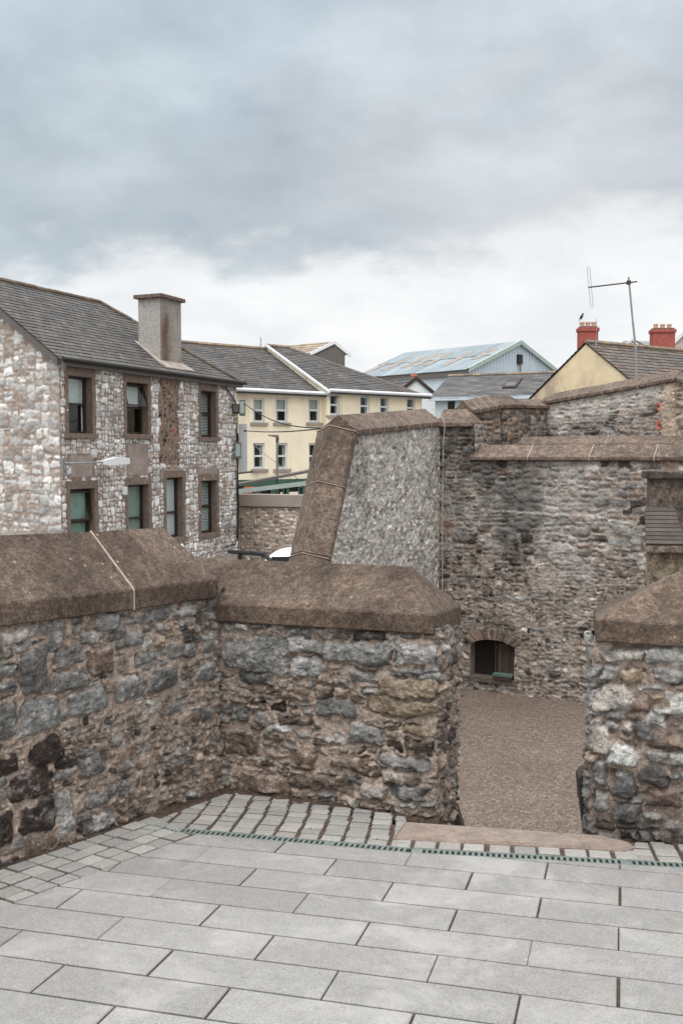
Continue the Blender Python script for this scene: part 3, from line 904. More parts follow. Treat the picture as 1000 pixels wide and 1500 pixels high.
# middle merlon
mer = thing('merlon', 'rubble merlon with hipped coping between the left parapet and the opening', 'wall', (MBP.x, MBP.y, fz(MBP.x, MBP.y)))
CMR = Vector((MBP.x, MBP.y)); edir = Vector((.30, .954)).normalized()
edge_b = CMR + edir * .56
start = Vector((LB.x, LB.y)) - d2 * .25
st = rubble(0, 3.2, -3.0, 1.2, lambda u, v: .058 if v > .3 else .048, 2.0, lambda u, v, r: pG(r) if v > .48 else pB(r), random.Random(5), .55)
LMs = .25
man = [(329, 935, 417, 983, g1, 1.5), (419, 935, 476, 956, g3, 1.2), (425, 960, 472, 991, (148, 146, 144), 1.3), (478, 937, 569, 971, g1, 1.5), (579, 943, 636, 974, g3, 1.5), (575, 977, 636, 989, g2, 1),
       (349, 984, 400, 1002, g2, 1), (517, 983, 556, 999, g1, 1), (558, 991, 638, 1021, oc, 1.3), (427, 1007, 452, 1022, br_, 1), (396, 1029, 416, 1044, bk, -.6), (337, 1034, 361, 1057, g2, 1.2), (367, 1042, 388, 1061, g1, 1),
       (390, 1059, 425, 1073, g3, 1.1), (460, 1027, 520, 1053, g2, 1.1), (544, 1020, 641, 1046, oc, 1.1), (511, 1059, 560, 1090, g1, 1.3), (566, 1081, 589, 1097, bk, -.9), (595, 1081, 632, 1098, (70, 60, 53), 1.4), (591, 1059, 634, 1077, oc, 1.2),
       (556, 1104, 626, 1124, g1, 1.2), (421, 1100, 462, 1126, (88, 74, 64), 1.2), (485, 1108, 536, 1128, (96, 82, 72), 1.2), (528, 1145, 567, 1166, pl_, 1.6), (349, 1137, 427, 1163, br_, 1.1), (427, 1139, 513, 1160, (104, 90, 80), 1.2), (326, 1069, 376, 1104, (96, 82, 72), 1.3),
       (570, 1145, 630, 1170, g2, 1.2), (430, 1070, 455, 1082, g1, 1), (475, 1077, 505, 1090, g3, 1), (535, 1005, 556, 1018, g1, 1)]
msh = manual(MPL, man, [(s[0] - LMs,) + s[1:] for s in st]); st = [(s[0] + LMs,) + s[1:] for s in msh]


def mextra(uu, vv, h, cc):
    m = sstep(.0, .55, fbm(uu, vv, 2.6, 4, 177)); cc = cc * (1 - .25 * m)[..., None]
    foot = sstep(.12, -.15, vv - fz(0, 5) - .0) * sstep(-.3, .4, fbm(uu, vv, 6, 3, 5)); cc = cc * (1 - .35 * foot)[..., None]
    bulge = .03 * fbm(uu, vv, 1.7, 3, 55) 
    return h + bulge, cc


mtopz = MPL.uz(634, 929)[1]
mz_l = MPL.uz(325, 911)[1]
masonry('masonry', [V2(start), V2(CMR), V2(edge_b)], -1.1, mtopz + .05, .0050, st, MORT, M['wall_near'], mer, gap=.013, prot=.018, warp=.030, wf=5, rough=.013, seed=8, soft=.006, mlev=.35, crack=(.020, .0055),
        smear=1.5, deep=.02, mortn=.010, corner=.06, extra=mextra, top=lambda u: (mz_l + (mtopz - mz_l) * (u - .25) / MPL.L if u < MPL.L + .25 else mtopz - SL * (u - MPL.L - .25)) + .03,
        core=[([V2(start - MPL.n * .04), V2(CMR - MPL.n * .05 - d2 * .06), V2(edge_b - d2 * .07), V2(start - MPL.n * .5)], YZ - .1, mtopz - .02)])
for o in mer.children: o.location = o.location - mer.location
MC = MPL.shift(.04)


def mp(px, y): u, z = MC.uz(px, y); return MC.P(u, z)


m0 = mp(318, 910.5); m1 = mp(634, 929.5); mdd = (m1 - m0).normalized()
ms = m0 - mdd * .62
h97 = m1.z - fz(m1.x, m1.y)
r_ = ray(675, 913.5); t_ = (CAMH - h97) / (-r_.z - SL * r_.y); mb2 = CAM + r_ * t_; 
mbk = mb2 - m1; mb3 = ms + Vector((-MPL.n.x, -MPL.n.y, 0)) * .56
r1 = (m1 + mb2) / 2 - mdd * .205 + Vector((0, 0, .098 + .225)); r0 = (ms + mb3) / 2 + Vector((0, 0, .098 + .225))
coping_block('coping_stone', ms, m1, mb2, mb3, .098, r0, r1, M['coping'], mer, cuts=30, bev=.006, amp=.0016).location = -mer.location

# right pier
pier = thing('merlon', 'pale rubble pier with hipped coping at the right edge of the opening', 'wall', (PA.x, PA.y, fz(PA.x, PA.y)))
PC = Vector((PA.x, PA.y)); pbk = PC + Vector((.27, .963)).normalized() * .58
pathR = [V2(pbk), V2(PC), V2(PE)]
ls = (PC - pbk).length
pP = pal([(3, (132, 129, 125)), (2, (152, 147, 140)), (2, (106, 104, 102)), (2, (120, 104, 92)), (1, (78, 70, 64))])
st = rubble(0, 3.3, -3, 1.2, lambda u, v: .078 if v > .1 else .062, 1.5, lambda u, v, r: pP(r) if v > .0 + .2 * r.random() else pG(r), random.Random(15), .5)
man = [(876, 947, 946, 968, pl_, 1.4), (948, 949, 1003, 974, g3, 1.3), (906, 978, 940, 1003, oc, 1.4), (957, 980, 1012, 1002, g1, 1.3), (874, 1003, 924, 1042, pl_, 1.4), (912, 1026, 951, 1043, br_, 1.2), (957, 1033, 1010, 1050, g3, 1.2),
       (932, 1008, 975, 1017, g1, 1), (878, 972, 902, 998, g3, 1), (944, 974, 955, 1003, oc, 1), (950, 1018, 976, 1028, oc, 1), (868, 1066, 892, 1106, pl_, 1.2), (896, 1090, 932, 1122, (176, 174, 170), 1.3), (930, 1055, 955, 1086, g1, 1.1), (935, 1120, 978, 1148, (78, 72, 70), 1.3),
       (971, 1083, 1004, 1098, br_, 1.2), (975, 1100, 1012, 1122, g1, 1.2), (943, 1152, 996, 1182, (108, 92, 82), 1.2), (870, 1115, 893, 1150, g2, 1.1), (898, 1130, 930, 1165, g2, 1.2), (872, 1158, 896, 1185, g3, 1), (900, 1172, 938, 1200, g2, 1.1)]
msh = manual(PPL, man, [(s[0] - ls,) + s[1:] for s in st]); st = [(s[0] + ls,) + s[1:] for s in msh]
ptopz = PPL.uz(872, 940)[1]
pz_r = PPL.uz(1000, 948.5)[1]; pgr = (pz_r - ptopz) / (PPL.u(1000) - PPL.u(872))
masonry('masonry', pathR, -1.1, ptopz + .6, .0054, st, lin((142, 127, 116)), M['wall_near'], pier, gap=.013, prot=.021, warp=.026, wf=5, rough=.013, seed=31, soft=.007, mlev=.3, crack=(.020, .0055),
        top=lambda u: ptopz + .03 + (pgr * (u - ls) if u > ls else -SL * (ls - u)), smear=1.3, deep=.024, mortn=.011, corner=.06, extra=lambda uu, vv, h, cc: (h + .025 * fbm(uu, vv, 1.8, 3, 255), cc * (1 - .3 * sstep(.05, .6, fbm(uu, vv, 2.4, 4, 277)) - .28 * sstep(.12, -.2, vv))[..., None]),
        core=[([V2(pbk + d3 * .07), V2(PC + d3 * .07 - PPL.n * .06), V2(PE - PPL.n * .06), V2(PE - PPL.n * .56)], YZ - .1, ptopz - .02)])
for o in pier.children: o.location = o.location - pier.location
PCp = PPL.shift(.04)


def pp(px, y): u, z = PCp.uz(px, y); return PCp.P(u, z)


p0 = pp(871, 940); p1 = pp(1000, 948.5); pd = (p1 - p0).normalized(); p1 = p0 + pd * 2.4
pb0 = p0 + Vector((.13, .55, -SL * .55)); pb1 = p1 + Vector((-PPL.n.x, -PPL.n.y, 0)) * .57
q0 = (p0 + pb0) / 2 + pd * .40 + Vector((0, 0, .105 + .235)); q1 = (p1 + pb1) / 2 + Vector((0, 0, .105 + .235))
coping_block('coping_stone', p0, p1, pb1, pb0, .105, q0, q1, M['coping'], pier, cuts=50, bev=.006, amp=.0016).location = -pier.location

# ================================================================== YARD WALLS
BP0 = atz(675, 1008, YZ); BP1 = atz(860, 1030, YZ); BW = Pl(BP0, BP1)
bigu0 = BW.u(643); bigu1 = BW.u(1000) + 3.5
big = thing('yard_wall', 'tall layered rubble wall with brown coping and barred opening at the back of the yard', 'wall', BW.P(0, YZ))
zc0 = BW.uz(690, 674)[1]
DK = [(3, (96, 88, 82)), (3, (118, 105, 96)), (2.2, (136, 126, 118)), (2.2, (112, 109, 106)), (1.3, (56, 49, 45)), (1, (170, 160, 151))]
UPp = [(3, (120, 116, 113)), (2.4, (96, 93, 91)), (2.2, (142, 137, 132)), (1.6, (58, 51, 47)), (1.5, (114, 98, 87)), (.6, (156, 150, 144))]
pD, pU = pal(DK), pal(UPp)
bl_off = -bigu0


def bpick(u, v, r):
    return pU(r) if v > .0 + r.uniform(-.5, .5) else pD(r)


bst = rubble(0, bigu1 - bigu0 + .3, YZ - .2, 2.4, lambda u, v: .062 if v < -.1 else .10, 2.0, bpick, random.Random(77), .55)
# arched opening
ax0, ax1 = BW.u(691), BW.u(756); az0 = BW.uz(722, 995)[1]; azs = BW.uz(722, 950)[1]; azt = BW.uz(722, 937)[1]
acx = (ax0 + ax1) / 2 + bl_off; ahw = (ax1 - ax0) / 2


def arch_hole(um, vm):
    t = np.clip((um - acx) / ahw, -1, 1)
    return (np.abs(um - acx) < ahw) & (vm > az0) & (vm < azs + (azt - azs) * np.sqrt(1 - t * t))


bigtop = BW.uz(660, 624)[1] + .03
UCAP = BW.u(694) + bl_off


def bextra(uu, vv, h, cc):
    n1_ = fbm(uu, vv, .8, 5, 301); n2_ = fbm(uu, vv * .6, .55, 5, 311)
    up_ = sstep(-.3, .6, vv)
    wash = sstep(.05, .5, n1_ + .2 * (vv > .4)) * sstep(-1.3, .2, vv)   # lime bloom
    cc = cc + (np.array(lin((160, 154, 149)))[None, None] - cc) * (wash * .48)[..., None]
    dark = sstep(.1, .45, n2_ + .25 * sstep(2.2, 3.6, uu) * (1 - up_))
    cc = cc * (1 - .58 * dark)[..., None]
    line = np.exp(-((vv - (.63 - .03 * (uu - 1))) / .02) ** 2) * sstep(.9, 1.3, uu) * sstep(-.3, .0, fbm(uu, vv, 2, 2, 9))
    cc = cc + (np.array(lin((206, 200, 192)))[None, None] - cc) * (line * .45)[..., None]
    d = np.hypot(uu - acx, vv - azs)
    ring = sstep(ahw + .22, ahw + .12, d) * (vv > azs - .02)
    cc = cc * (1 - .25 * ring)[..., None]
    return h + .02 * fbm(uu, vv, 1.2, 3, 321), cc


masonry('masonry', [V2(BW.P(bigu0, 0)), V2(BW.P(bigu1, 0))], YZ - .12, bigtop, .0165, bst, lin((140, 128, 118)), M['wall_far'], big, gap=.022, prot=.013, warp=.045, wf=2.2, rough=.010, seed=41, mlev=.4, 
        holes=[arch_hole, lambda um, vm: (um > UCAP) & (vm > zc0 + .04)], smear=1.3, deep=.03, soft=.008, mortn=.010, crack=(.02, .012), extra=bextra,
        core=[([V2(BW.P(bigu0, 0, -.62)), V2(BW.P(bigu1, 0, -.62)), V2(BW.P(bigu1, 0, -.9)), V2(BW.P(bigu0, 0, -.9))], YZ - .2, zc0 - .02),
              ([V2(BW.P(bigu0, 0, -.04)), V2(BW.P(ax0 - .02, 0, -.04)), V2(BW.P(ax0 - .02, 0, -.61)), V2(BW.P(bigu0, 0, -.61))], YZ - .2, zc0),
              ([V2(BW.P(ax1 + .02, 0, -.04)), V2(BW.P(bigu1, 0, -.04)), V2(BW.P(bigu1, 0, -.61)), V2(BW.P(ax1 + .02, 0, -.61))], YZ - .2, zc0 - .025),
              ([V2(BW.P(ax0 - .018, 0, -.04)), V2(BW.P(ax1 + .018, 0, -.04)), V2(BW.P(ax1 + .018, 0, -.6)), V2(BW.P(ax0 - .018, 0, -.6))], azt + .02, zc0 - .03),
              ([V2(BW.P(ax0 - .018, 0, -.04)), V2(BW.P(ax1 + .018, 0, -.04)), V2(BW.P(ax1 + .018, 0, -.6)), V2(BW.P(ax0 - .018, 0, -.6))], YZ - .2, az0 - .01),
              ([V2(BW.P(bigu0 - .02, 0, -.05)), V2(BW.P(UCAP - bl_off - .03, 0, -.05)), V2(BW.P(UCAP - bl_off - .03, 0, -.5)), V2(BW.P(bigu0 - .02, 0, -.5))], zc0, bigtop)])
op = MB()
for k in range(-9, 10):                           # voussoir ring
    t0 = math.pi / 2 - (k - .46) * .118; t1 = math.pi / 2 - (k + .46) * .118
    if abs(k) * .118 > 1.35: continue
    pts = []
    for rr in (0, .15 + .03 * random.random()):
        for t in (t0, t1): pts.append((acx - bl_off + (ahw + rr) * math.cos(t), azs + ((azt - azs) + rr) * math.sin(t)))
    a, b, c_, d_ = pts; o1 = random.uniform(.015, .045); cc = random.choice([(122, 104, 92), (108, 96, 88), (136, 118, 104), (92, 80, 72)])
    op.hexa([BW.P(p[0], p[1], -.3) for p in (a, b, d_, c_)], [BW.P(p[0], p[1], o1) for p in (a, b, d_, c_)], lin(cc))
op.build('arch_ring', M['wall_far'], big)
op = MB(); op.pbox(BW, ax0 - .05, ax1 + .05, az0 - .06, az0 + .015, -.5, .03, lin((88, 78, 70))); op.build('sill', M['wall_far'], big)
op = MB(); op.pbox(BW, ax0 + .02, ax1, az0, azt, -.25, -.22); vo = op.build('opening', M['dark'], big)  # dark panel painted as the shadow inside the arch
ub0 = BW.u(725); ub1 = BW.u(753); 
gb = MB()
for k in range(4):
    uu_ = ub0 + (ub1 - ub0) * k / 3; gb.tube([BW.P(uu_, az0 + .04, -.1), BW.P(uu_, azt - .03 - .03 * k, -.1)], .014, 6)
gb.tube([BW.P(ub0, azs, -.1), BW.P(ub1 + .02, azs, -.1)], .01, 6); gb.build('bars', M['iron'], big)
gb = MB(); gb.pbox(BW, ub0 - .0, ub1 + .02, az0 + .04, azs + .06, -.215, -.19); gb.build('shutter', mat_plain('brown_boards', (92, 77, 68), 8, .2, .85), big)
pt = thing('planter', 'small green window box on the sill of the barred opening', 'planter', BW.P((ub0 + ub1) / 2, az0 + .02, .05))
gb = MB(); gb.pbox(BW, ub0 + .01, ub1 - .0, az0 + .015, az0 + .07, -.06, .06); attach(gb.build('tray', M['iron'], pt), pt) if False else None
o = gb.build('tray', M['iron']); attach(o, pt)
gb = MB(); gb.pbox(BW, ub0 + .0, ub1 + .01, az0 + .07, az0 + .11, -.07, .07, (.3, .5, .4)); o = gb.build('rim', mat_plain('green_plastic', (74, 94, 86), 9, .1, .6)); attach(o, pt)

masonry('return_face', [V2(BW.P(UCAP - bl_off, 0, .02)), V2(BW.P(UCAP - bl_off, 0, -.56))], zc0, bigtop, .0165, rubble(0, .7, .9, 2.6, lambda u, v: .09, 1.6, bpick, random.Random(78), .5), lin((140, 128, 118)), M['wall_far'], big, gap=.02, prot=.024, rough=.016, seed=44, mlev=.4, soft=.009, mortn=.016)
NB = (BW.n.x, BW.n.y)
uc = BW.u(689)
A_ = BW.P(uc, BW.uz(689, 674)[1], .06); Bx = BW.P(bigu1, 0, .06); Bx.z = A_.z + .0
coping_run(big, [A_, Bx], NB, .30, .30, .055, .20, 7, M['coping_far'], .008, amp=.006, mort=M['mortar'])
# cap of the higher end of that wall
cz = BW.uz(660, 625.5)[1]; A_ = BW.P(bigu0 - .03, cz, .06); Bx = BW.P(BW.u(692), cz, .06)
coping_run(big, [A_, Bx], NB, .30, .30, .07, .24, 1, M['coping_far'], hipR=.2)
for o in big.children: o.location = o.location - big.location

# buttress wall of grey rubble with raking end
BU1 = Vector((BW.P(bigu0, 0).x, BW.P(bigu0, 0).y)); Bs = at(518, 638, 14.0); BS = Pl((Bs.x, Bs.y), (BU1.x, BU1.y))
but = thing('buttress_wall', 'grey rubble wall with steeply raked brown coping at its left end', 'wall', BS.P(0, YZ))
zt0 = Bs.z; zt1 = BS.uz(643, 624)[1]
uL, zL = BS.uz(481, 818); slope = (zt0 - zL) / (0 - uL)
umin = -((zt0 - (YZ - .1)) / slope)
pW = pal([(3, (176, 172, 168)), (2, (154, 149, 145)), (2.5, (192, 188, 183)), (.7, (112, 103, 97)), (1.0, (158, 142, 130))])
bst = rubble(0, BS.L - umin + .2, YZ - .2, 2.8, lambda u, v: .075, .6, lambda u, v, r: pW(r), random.Random(9), .5)


def btop(u):
    uu_ = u + umin
    return zt0 + slope * uu_ + .03 if uu_ < 0 else zt0 + (zt1 - zt0) * uu_ / BS.L + .03


masonry('masonry', [V2(BS.P(umin, 0)), V2(BS.P(BS.L, 0))], YZ - .12, zt1 + .06, .0165, bst, lin((168, 162, 155)), M['wall_far'], but, gap=.020, prot=.013, warp=.05, wf=4, rough=.018, seed=51, top=btop, smear=1.8, soft=.01, mortn=.018, deep=.03, mlev=.5, crack=(.02, .012),
        extra=lambda uu, vv, h, cc: (h, cc * (1 - .25 * sstep(.1, .5, fbm(uu, vv, .9, 4, 401)))[..., None]))
nbx = Vector((BS.n.x, BS.n.y, 0)); TW = .52
cm = MB(); pts = [(umin, YZ - .1), (BS.L, YZ - .1), (BS.L, zt1 - .02), (0, zt0 - .02)]
cm.hexa([BS.P(u, z, -.04) for u, z in pts], [BS.P(u, z, -TW) for u, z in pts], lin((120, 114, 108))); cm.build('core', M['wall_far'], but)
A_ = BS.P(0, zt0, .05); Bx = BS.P(BS.L - .02, zt1, .05)
coping_run(but, [A_, Bx], (BS.n.x, BS.n.y), .31, .31, .075, .22, 7, M['coping_far'], .008, amp=.006)


def rake(u0, z0, u1, z1, n, mat=M['coping_far']):
    """coping on the steep end: same section, turned to stand square to the slope"""
    a = BS.P(u0, z0, .05); b = BS.P(u1, z1, .05); d = (b - a).normalized(); out_ = nbx.cross(d).normalized()
    if out_.z < 0: out_ = -out_
    for k in range(n):
        p = a.lerp(b, k / n); q = a.lerp(b, (k + 1) / n)
        g_ = d * .006
        for (p_, q_, nm, mt, ex) in ((p + (g_ if k else g_ * 0), q - g_, 'coping_stone', mat, 0), (q - g_, q + g_, 'mortar_joint', M['mortar_far'], .003)):
            bm = bmesh.new(); sec = [(0, -.02), (0, .075), (-.31, .28), (-.62, .075), (-.62, -.02)]
            R0 = [bm.verts.new(p_ + nbx * (x + (ex if x > -.1 else (-ex if x < -.5 else 0))) + out_ * (y + ex)) for x, y in sec]; R1 = [bm.verts.new(q_ + nbx * (x + (ex if x > -.1 else (-ex if x < -.5 else 0))) + out_ * (y + ex)) for x, y in sec]
            for i in range(5): j = (i + 1) % 5; bm.faces.new((R0[i], R0[j], R1[j], R1[i]))
            bm.faces.new(R0[::-1]); bm.faces.new(R1); bmesh.ops.recalc_face_normals(bm, faces=bm.faces)
            if ex == 0: bmesh.ops.bevel(bm, geom=list(bm.edges), offset=.015, segments=2, affect='EDGES')
            me = bpy.data.meshes.new(nm); bm.to_mesh(me); bm.free(); obj(nm, me, mt, but)


uj, zj = BS.uz(502, 720); 
rake(umin, zt0 + slope * umin, uL - .01, zt0 + slope * (uL - .01), 1); rake(uL - .005, zt0 + slope * (uL - .005), uj, zt0 + slope * uj, 1)
a_ = (uj, zt0 + slope * uj); rake(a_[0], a_[1], .02, zt0 + .03, 1)
for o in but.children: o.location = o.location - but.location
# downpipe in the corner
dp = thing('downpipe', 'thin pale cable conduit running down the joint beside the grey rubble wall', 'pipe', BS.P(BS.L - .05, 0, .1))
mbp = MB(); mbp.tube([BS.P(BS.L - .06, zt1 + .30, -.1), BS.P(BS.L - .06, zt1 + .1, .10), BS.P(BS.L - .06, zt1, .12)] + [BS.P(BS.L - .06 + .01 * math.sin(k), zt1 - .35 * k, .09) for k in range(1, 10)], .007, 6)
attach(mbp.build('pipe', M['mortar']), dp)
mbp = MB(); mbp.pbox(BS, BS.L - .12, BS.L - .02, 1.35, 1.42, .05, .13); attach(mbp.build('clip', M['metal']), dp)

# second low coping just behind the yard wall
w2 = thing('back_wall', 'low wall just behind the yard wall showing only its brown coping with pale joints', 'wall', BW.P(1.5, YZ, -2.4))
B2 = BW.shift(-2.2); z2 = B2.uz(800, 651)[1] - .05; u2 = B2.u(757)
mb = MB(); mb.pbox(B2, u2 + .05, u2 + 8, YZ - .1, z2 + .02, -.5, -.03, lin((126, 112, 102))); mb.build('masonry', M['wall_far'], w2)
coping_run(w2, [B2.P(u2, z2, .03), B2.P(u2 + 8, z2, .03)], NB, .28, .28, .06, .14, 5, M['coping_far'], .014)
for o in w2.children: o.location = o.location - w2.location

# rear rampart: short stretch, then the long ramped stretch
RA0 = at(692, 607, 18.6); RA1 = at(799, 598, 19.6); RP = Pl(RA0, RA1)
rear = thing('rampart_wall', 'short upper rampart with stepped brown coping and a crack, behind the yard wall', 'wall', (RA0.x, RA0.y, YZ))
zA = RP.uz(695, 607)[1]; zB = RP.uz(734, 598)[1]; zC = RP.uz(766, 598)[1]; zD = RP.uz(799, 599)[1]
uA, uB, uC, uD = 0, RP.u(734), RP.u(764), RP.L
pR = pal([(3, (106, 94, 85)), (2, (90, 85, 81)), (2, (124, 116, 109)), (1, (66, 56, 50)), (1, (126, 104, 88))])
rst = rubble(0, RP.L + .2, .5, 3, lambda u, v: .13, 1.2, lambda u, v, r: pR(r), random.Random(19), .5)


def rtop(u): return (zA + (zB - zA) * u / uB if u < uB else (zB + (zC - zB) * (u - uB) / (uC - uB) if u < uC else zC)) + .03


masonry('masonry', [V2(RP.P(0, 0)), V2(RP.P(RP.L, 0))], .6, max(zA, zB, zC) + .1, .02, rst, lin((120, 107, 97)), M['wall_far'], rear, gap=.022, prot=.018, warp=.05, wf=2, rough=.014, seed=61, top=rtop, soft=.02, mortn=.02, deep=.05,
        extra=lambda uu, vv, h, cc: (h - .07 * np.exp(-((uu - uB + .02 * np.sin(vv * 9)) / .018) ** 2), cc * (1 - .6 * np.exp(-((uu - uB + .02 * np.sin(vv * 9)) / .018) ** 2))[..., None]),
        core=[([V2(RP.P(0, 0, -.06)), V2(RP.P(RP.L, 0, -.06)), V2(RP.P(RP.L, 0, -.5)), V2(RP.P(0, 0, -.5))], YZ - .1, min(zA, zC) - .02)])
NR = (RP.n.x, RP.n.y)
coping_run(rear, [RP.P(-.05, zA, .06), RP.P(uB, zB, .06)], NR, .3, .3, .07, .20, 4, M['coping_far'], .009)
coping_run(rear, [RP.P(uB + .01, zB + .0, .055), RP.P(uC, zC, .055)], NR, .3, .3, .07, .19, 1, M['coping_far'], .016, hipR=.12)
coping_run(rear, [RP.P(uC + .01, zD, .05), RP.P(uD + .1, zD, .05)], NR, .3, .3, .06, .14, 1, M['coping_far'], .016)
for o in rear.children: o.location = o.location - rear.location

RB0 = at(797, 592, 19.7); RB1 = at(989, 559, 17.6); RQ = Pl(RB0, RB1)
ram = thing('rampart_wall', 'long layered rampart with coping climbing to a peak below the red chimneys', 'wall', (RB0.x, RB0.y, YZ))
zq0, zq1 = RB0.z, RB1.z
rst = coursed(0, RQ.L + .3, .9, zq1 + .3, .05, .12, (1.2, 4), lambda u, v, r: (pU(r) if v > 1.9 + .25 * u + r.uniform(-.1, .1) - .3 else pD(r)), random.Random(23))
ru = RQ.u(966)


def rqx(uu, vv, h, cc):
    lim = sstep(1.95, 2.25, vv - .16 * uu + .2 * fbm(uu, vv, 1.4, 4, 13)); cc = cc + (np.array(lin((184, 176, 168)))[None, None] - cc) * (lim * .6)[..., None]
    k = sstep(ru - .03, ru + .03, uu); rend = np.array(lin((172, 152, 134)))[None, None] * (1 + .35 * fbm(uu, vv, 3, 5, 99))[..., None]
    cc = cc * (1 - k[..., None] * .85) + rend * k[..., None] * .85
    e_ = np.exp(-((uu - ru + .05) / .05) ** 2); bri = sstep(.0, .15, np.sin(vv * 19)) * e_ * (vv < zq1 - .35)
    cc = cc + (np.array(lin((176, 90, 72)))[None, None] - cc) * (bri * .85)[..., None]
    return h * (1 - .5 * k) + .03 * k * fbm(uu, vv, 2.5, 4, 98), cc


masonry('masonry', [V2(RQ.P(0, 0)), V2(RQ.P(RQ.L, 0))], .9, zq1 + .1, .0185, rst, lin((140, 124, 112)), M['wall_far'], ram, gap=.018, prot=.014, warp=.05, wf=1.8, rough=.010, seed=71, soft=.02, mortn=.02, deep=.05,
        top=lambda u: zq0 + (zq1 - zq0) * u / RQ.L + .03, extra=rqx)
cm = MB(); pts = [(0, YZ - .1), (RQ.L, YZ - .1), (RQ.L, zq1 - .02), (0, zq0 - .02)]
cm.hexa([RQ.P(u, z, -.05) for u, z in pts], [RQ.P(u, z, -.5) for u, z in pts], lin((120, 106, 96))); cm.build('core', M['wall_far'], ram)
coping_run(ram, [RQ.P(-.1, zq0 - .02, .06), RQ.P(RQ.L, zq1, .06)], (RQ.n.x, RQ.n.y), .3, .3, .06, .17, 4, M['coping_far'], .012)
# stretch falling away to the right
RC1 = at(1060, 590, 17.2); RC = Pl((RB1.x, RB1.y), (RC1.x, RC1.y))
rst = rubble(0, RC.L + .2, .9, zq1 + .3, lambda u, v: .14, 1.4, lambda u, v, r: pR(r), random.Random(29), .5)
masonry('return_masonry', [V2(RC.P(0, 0)), V2(RC.P(RC.L, 0))], .9, zq1 + .1, .0185, rst, lin((166, 148, 130)), M['wall_far'], ram, gap=.03, prot=.04, warp=.06, wf=2, rough=.04, seed=81, soft=.02, mortn=.03,
        top=lambda u: zq1 + (RC1.z - zq1) * u / RC.L + .03, extra=lambda uu, vv, h, cc: (h, cc * .5 + .5 * np.array(lin((160, 142, 126)))[None, None] * (1 + .4 * fbm(uu, vv, 3, 5, 91))[..., None]))
coping_run(ram, [RC.P(0.01, zq1, .06), RC.P(RC.L, RC1.z, .06)], (RC.n.x, RC.n.y), .3, .3, .06, .17, 2, M['coping_far'], .02)
for o in ram.children: o.location = o.location - ram.location

# ================================================================== PILLAR at the right
pY = 9.0
K = Pl((at(950, 800, pY).x, pY), (at(950, 800, pY).x + 1, pY - .18))
pz = lambda y: K.uz(955, y)[1]
pil = thing('stone_pillar', 'stained stone pillar with flat caps cut off by the right edge of the picture', 'pillar', K.P(.3, YZ))
mb = MB(); mb.pbox(K, 0, .75, pz(802), pz(701) + .01, -.25, 0, lin((96, 84, 76))); mb.pbox(K, 0, .75, YZ, pz(808) + .005, -.25, .0, lin((138, 125, 108)))
mm_ = mat_attr('stained_pillar', 9, 40, .75, .01, .9, stain=(7, lin((48, 40, 36)), .50, .85)); mb.build('shaft', mm_, pil, bevel=.01)
mb = MB(); mb.pbox(K, -.05, .8, pz(701), pz(690), -.28, .06, lin((82, 72, 65))); mb.build('cap', mm_, pil, bevel=.012)
mb = MB(); mb.pbox(K, -.04, .8, pz(808), pz(797), -.28, .13, lin((116, 102, 92))); mb.build('ledge', mm_, pil, bevel=.012)
for o in pil.children: o.location = o.location - pil.location
sr = thing('slate_cover', 'small sloping cover of dark boards leaning against the stone pillar', 'cover', K.P(.15, pz(797), .1))
mb = MB(); zz0, zz1 = pz(797) + .002, pz(745)
for k in range(9):
    t0, t1 = k / 9, (k + 1) / 9 - .004; ex = lambda t: -.045
    def sp(u, t, h): return K.P(u, zz0 + (zz1 - zz0) * t + h, .125 - .12 * t + h)
    rt = lambda t: .30 - .09 * t
    l = -.045
    mb.hexa([sp(l, t0, -.004), sp(rt(t0), t0, -.004), sp(rt(t1), t1, -.004), sp(l, t1, -.004)], [sp(l, t0, .016), sp(rt(t0), t0, .016), sp(rt(t1), t1, .012), sp(l, t1, .012)], lin(random.choice([(84, 75, 69), (78, 70, 65), (88, 79, 73)])))
attach(mb.build('boards', mat_attr('weathered_boards', 8, 50, .2, .002, .8)), sr)
pq = thing('bracket', 'pale green metal brackets fixed on the pillar face beside the board cover', 'bracket', K.P(.42, pz(770), .05))
mb = MB(); mb.pbox(K, .30, .7, pz(766), pz(761), .0, .05); mb.pbox(K, .32, .7, pz(778), pz(774), .0, .09); mb.pbox(K, .36, .40, pz(790), pz(774), .0, .06); attach(mb.build('rails', M['palegreen']), pq)


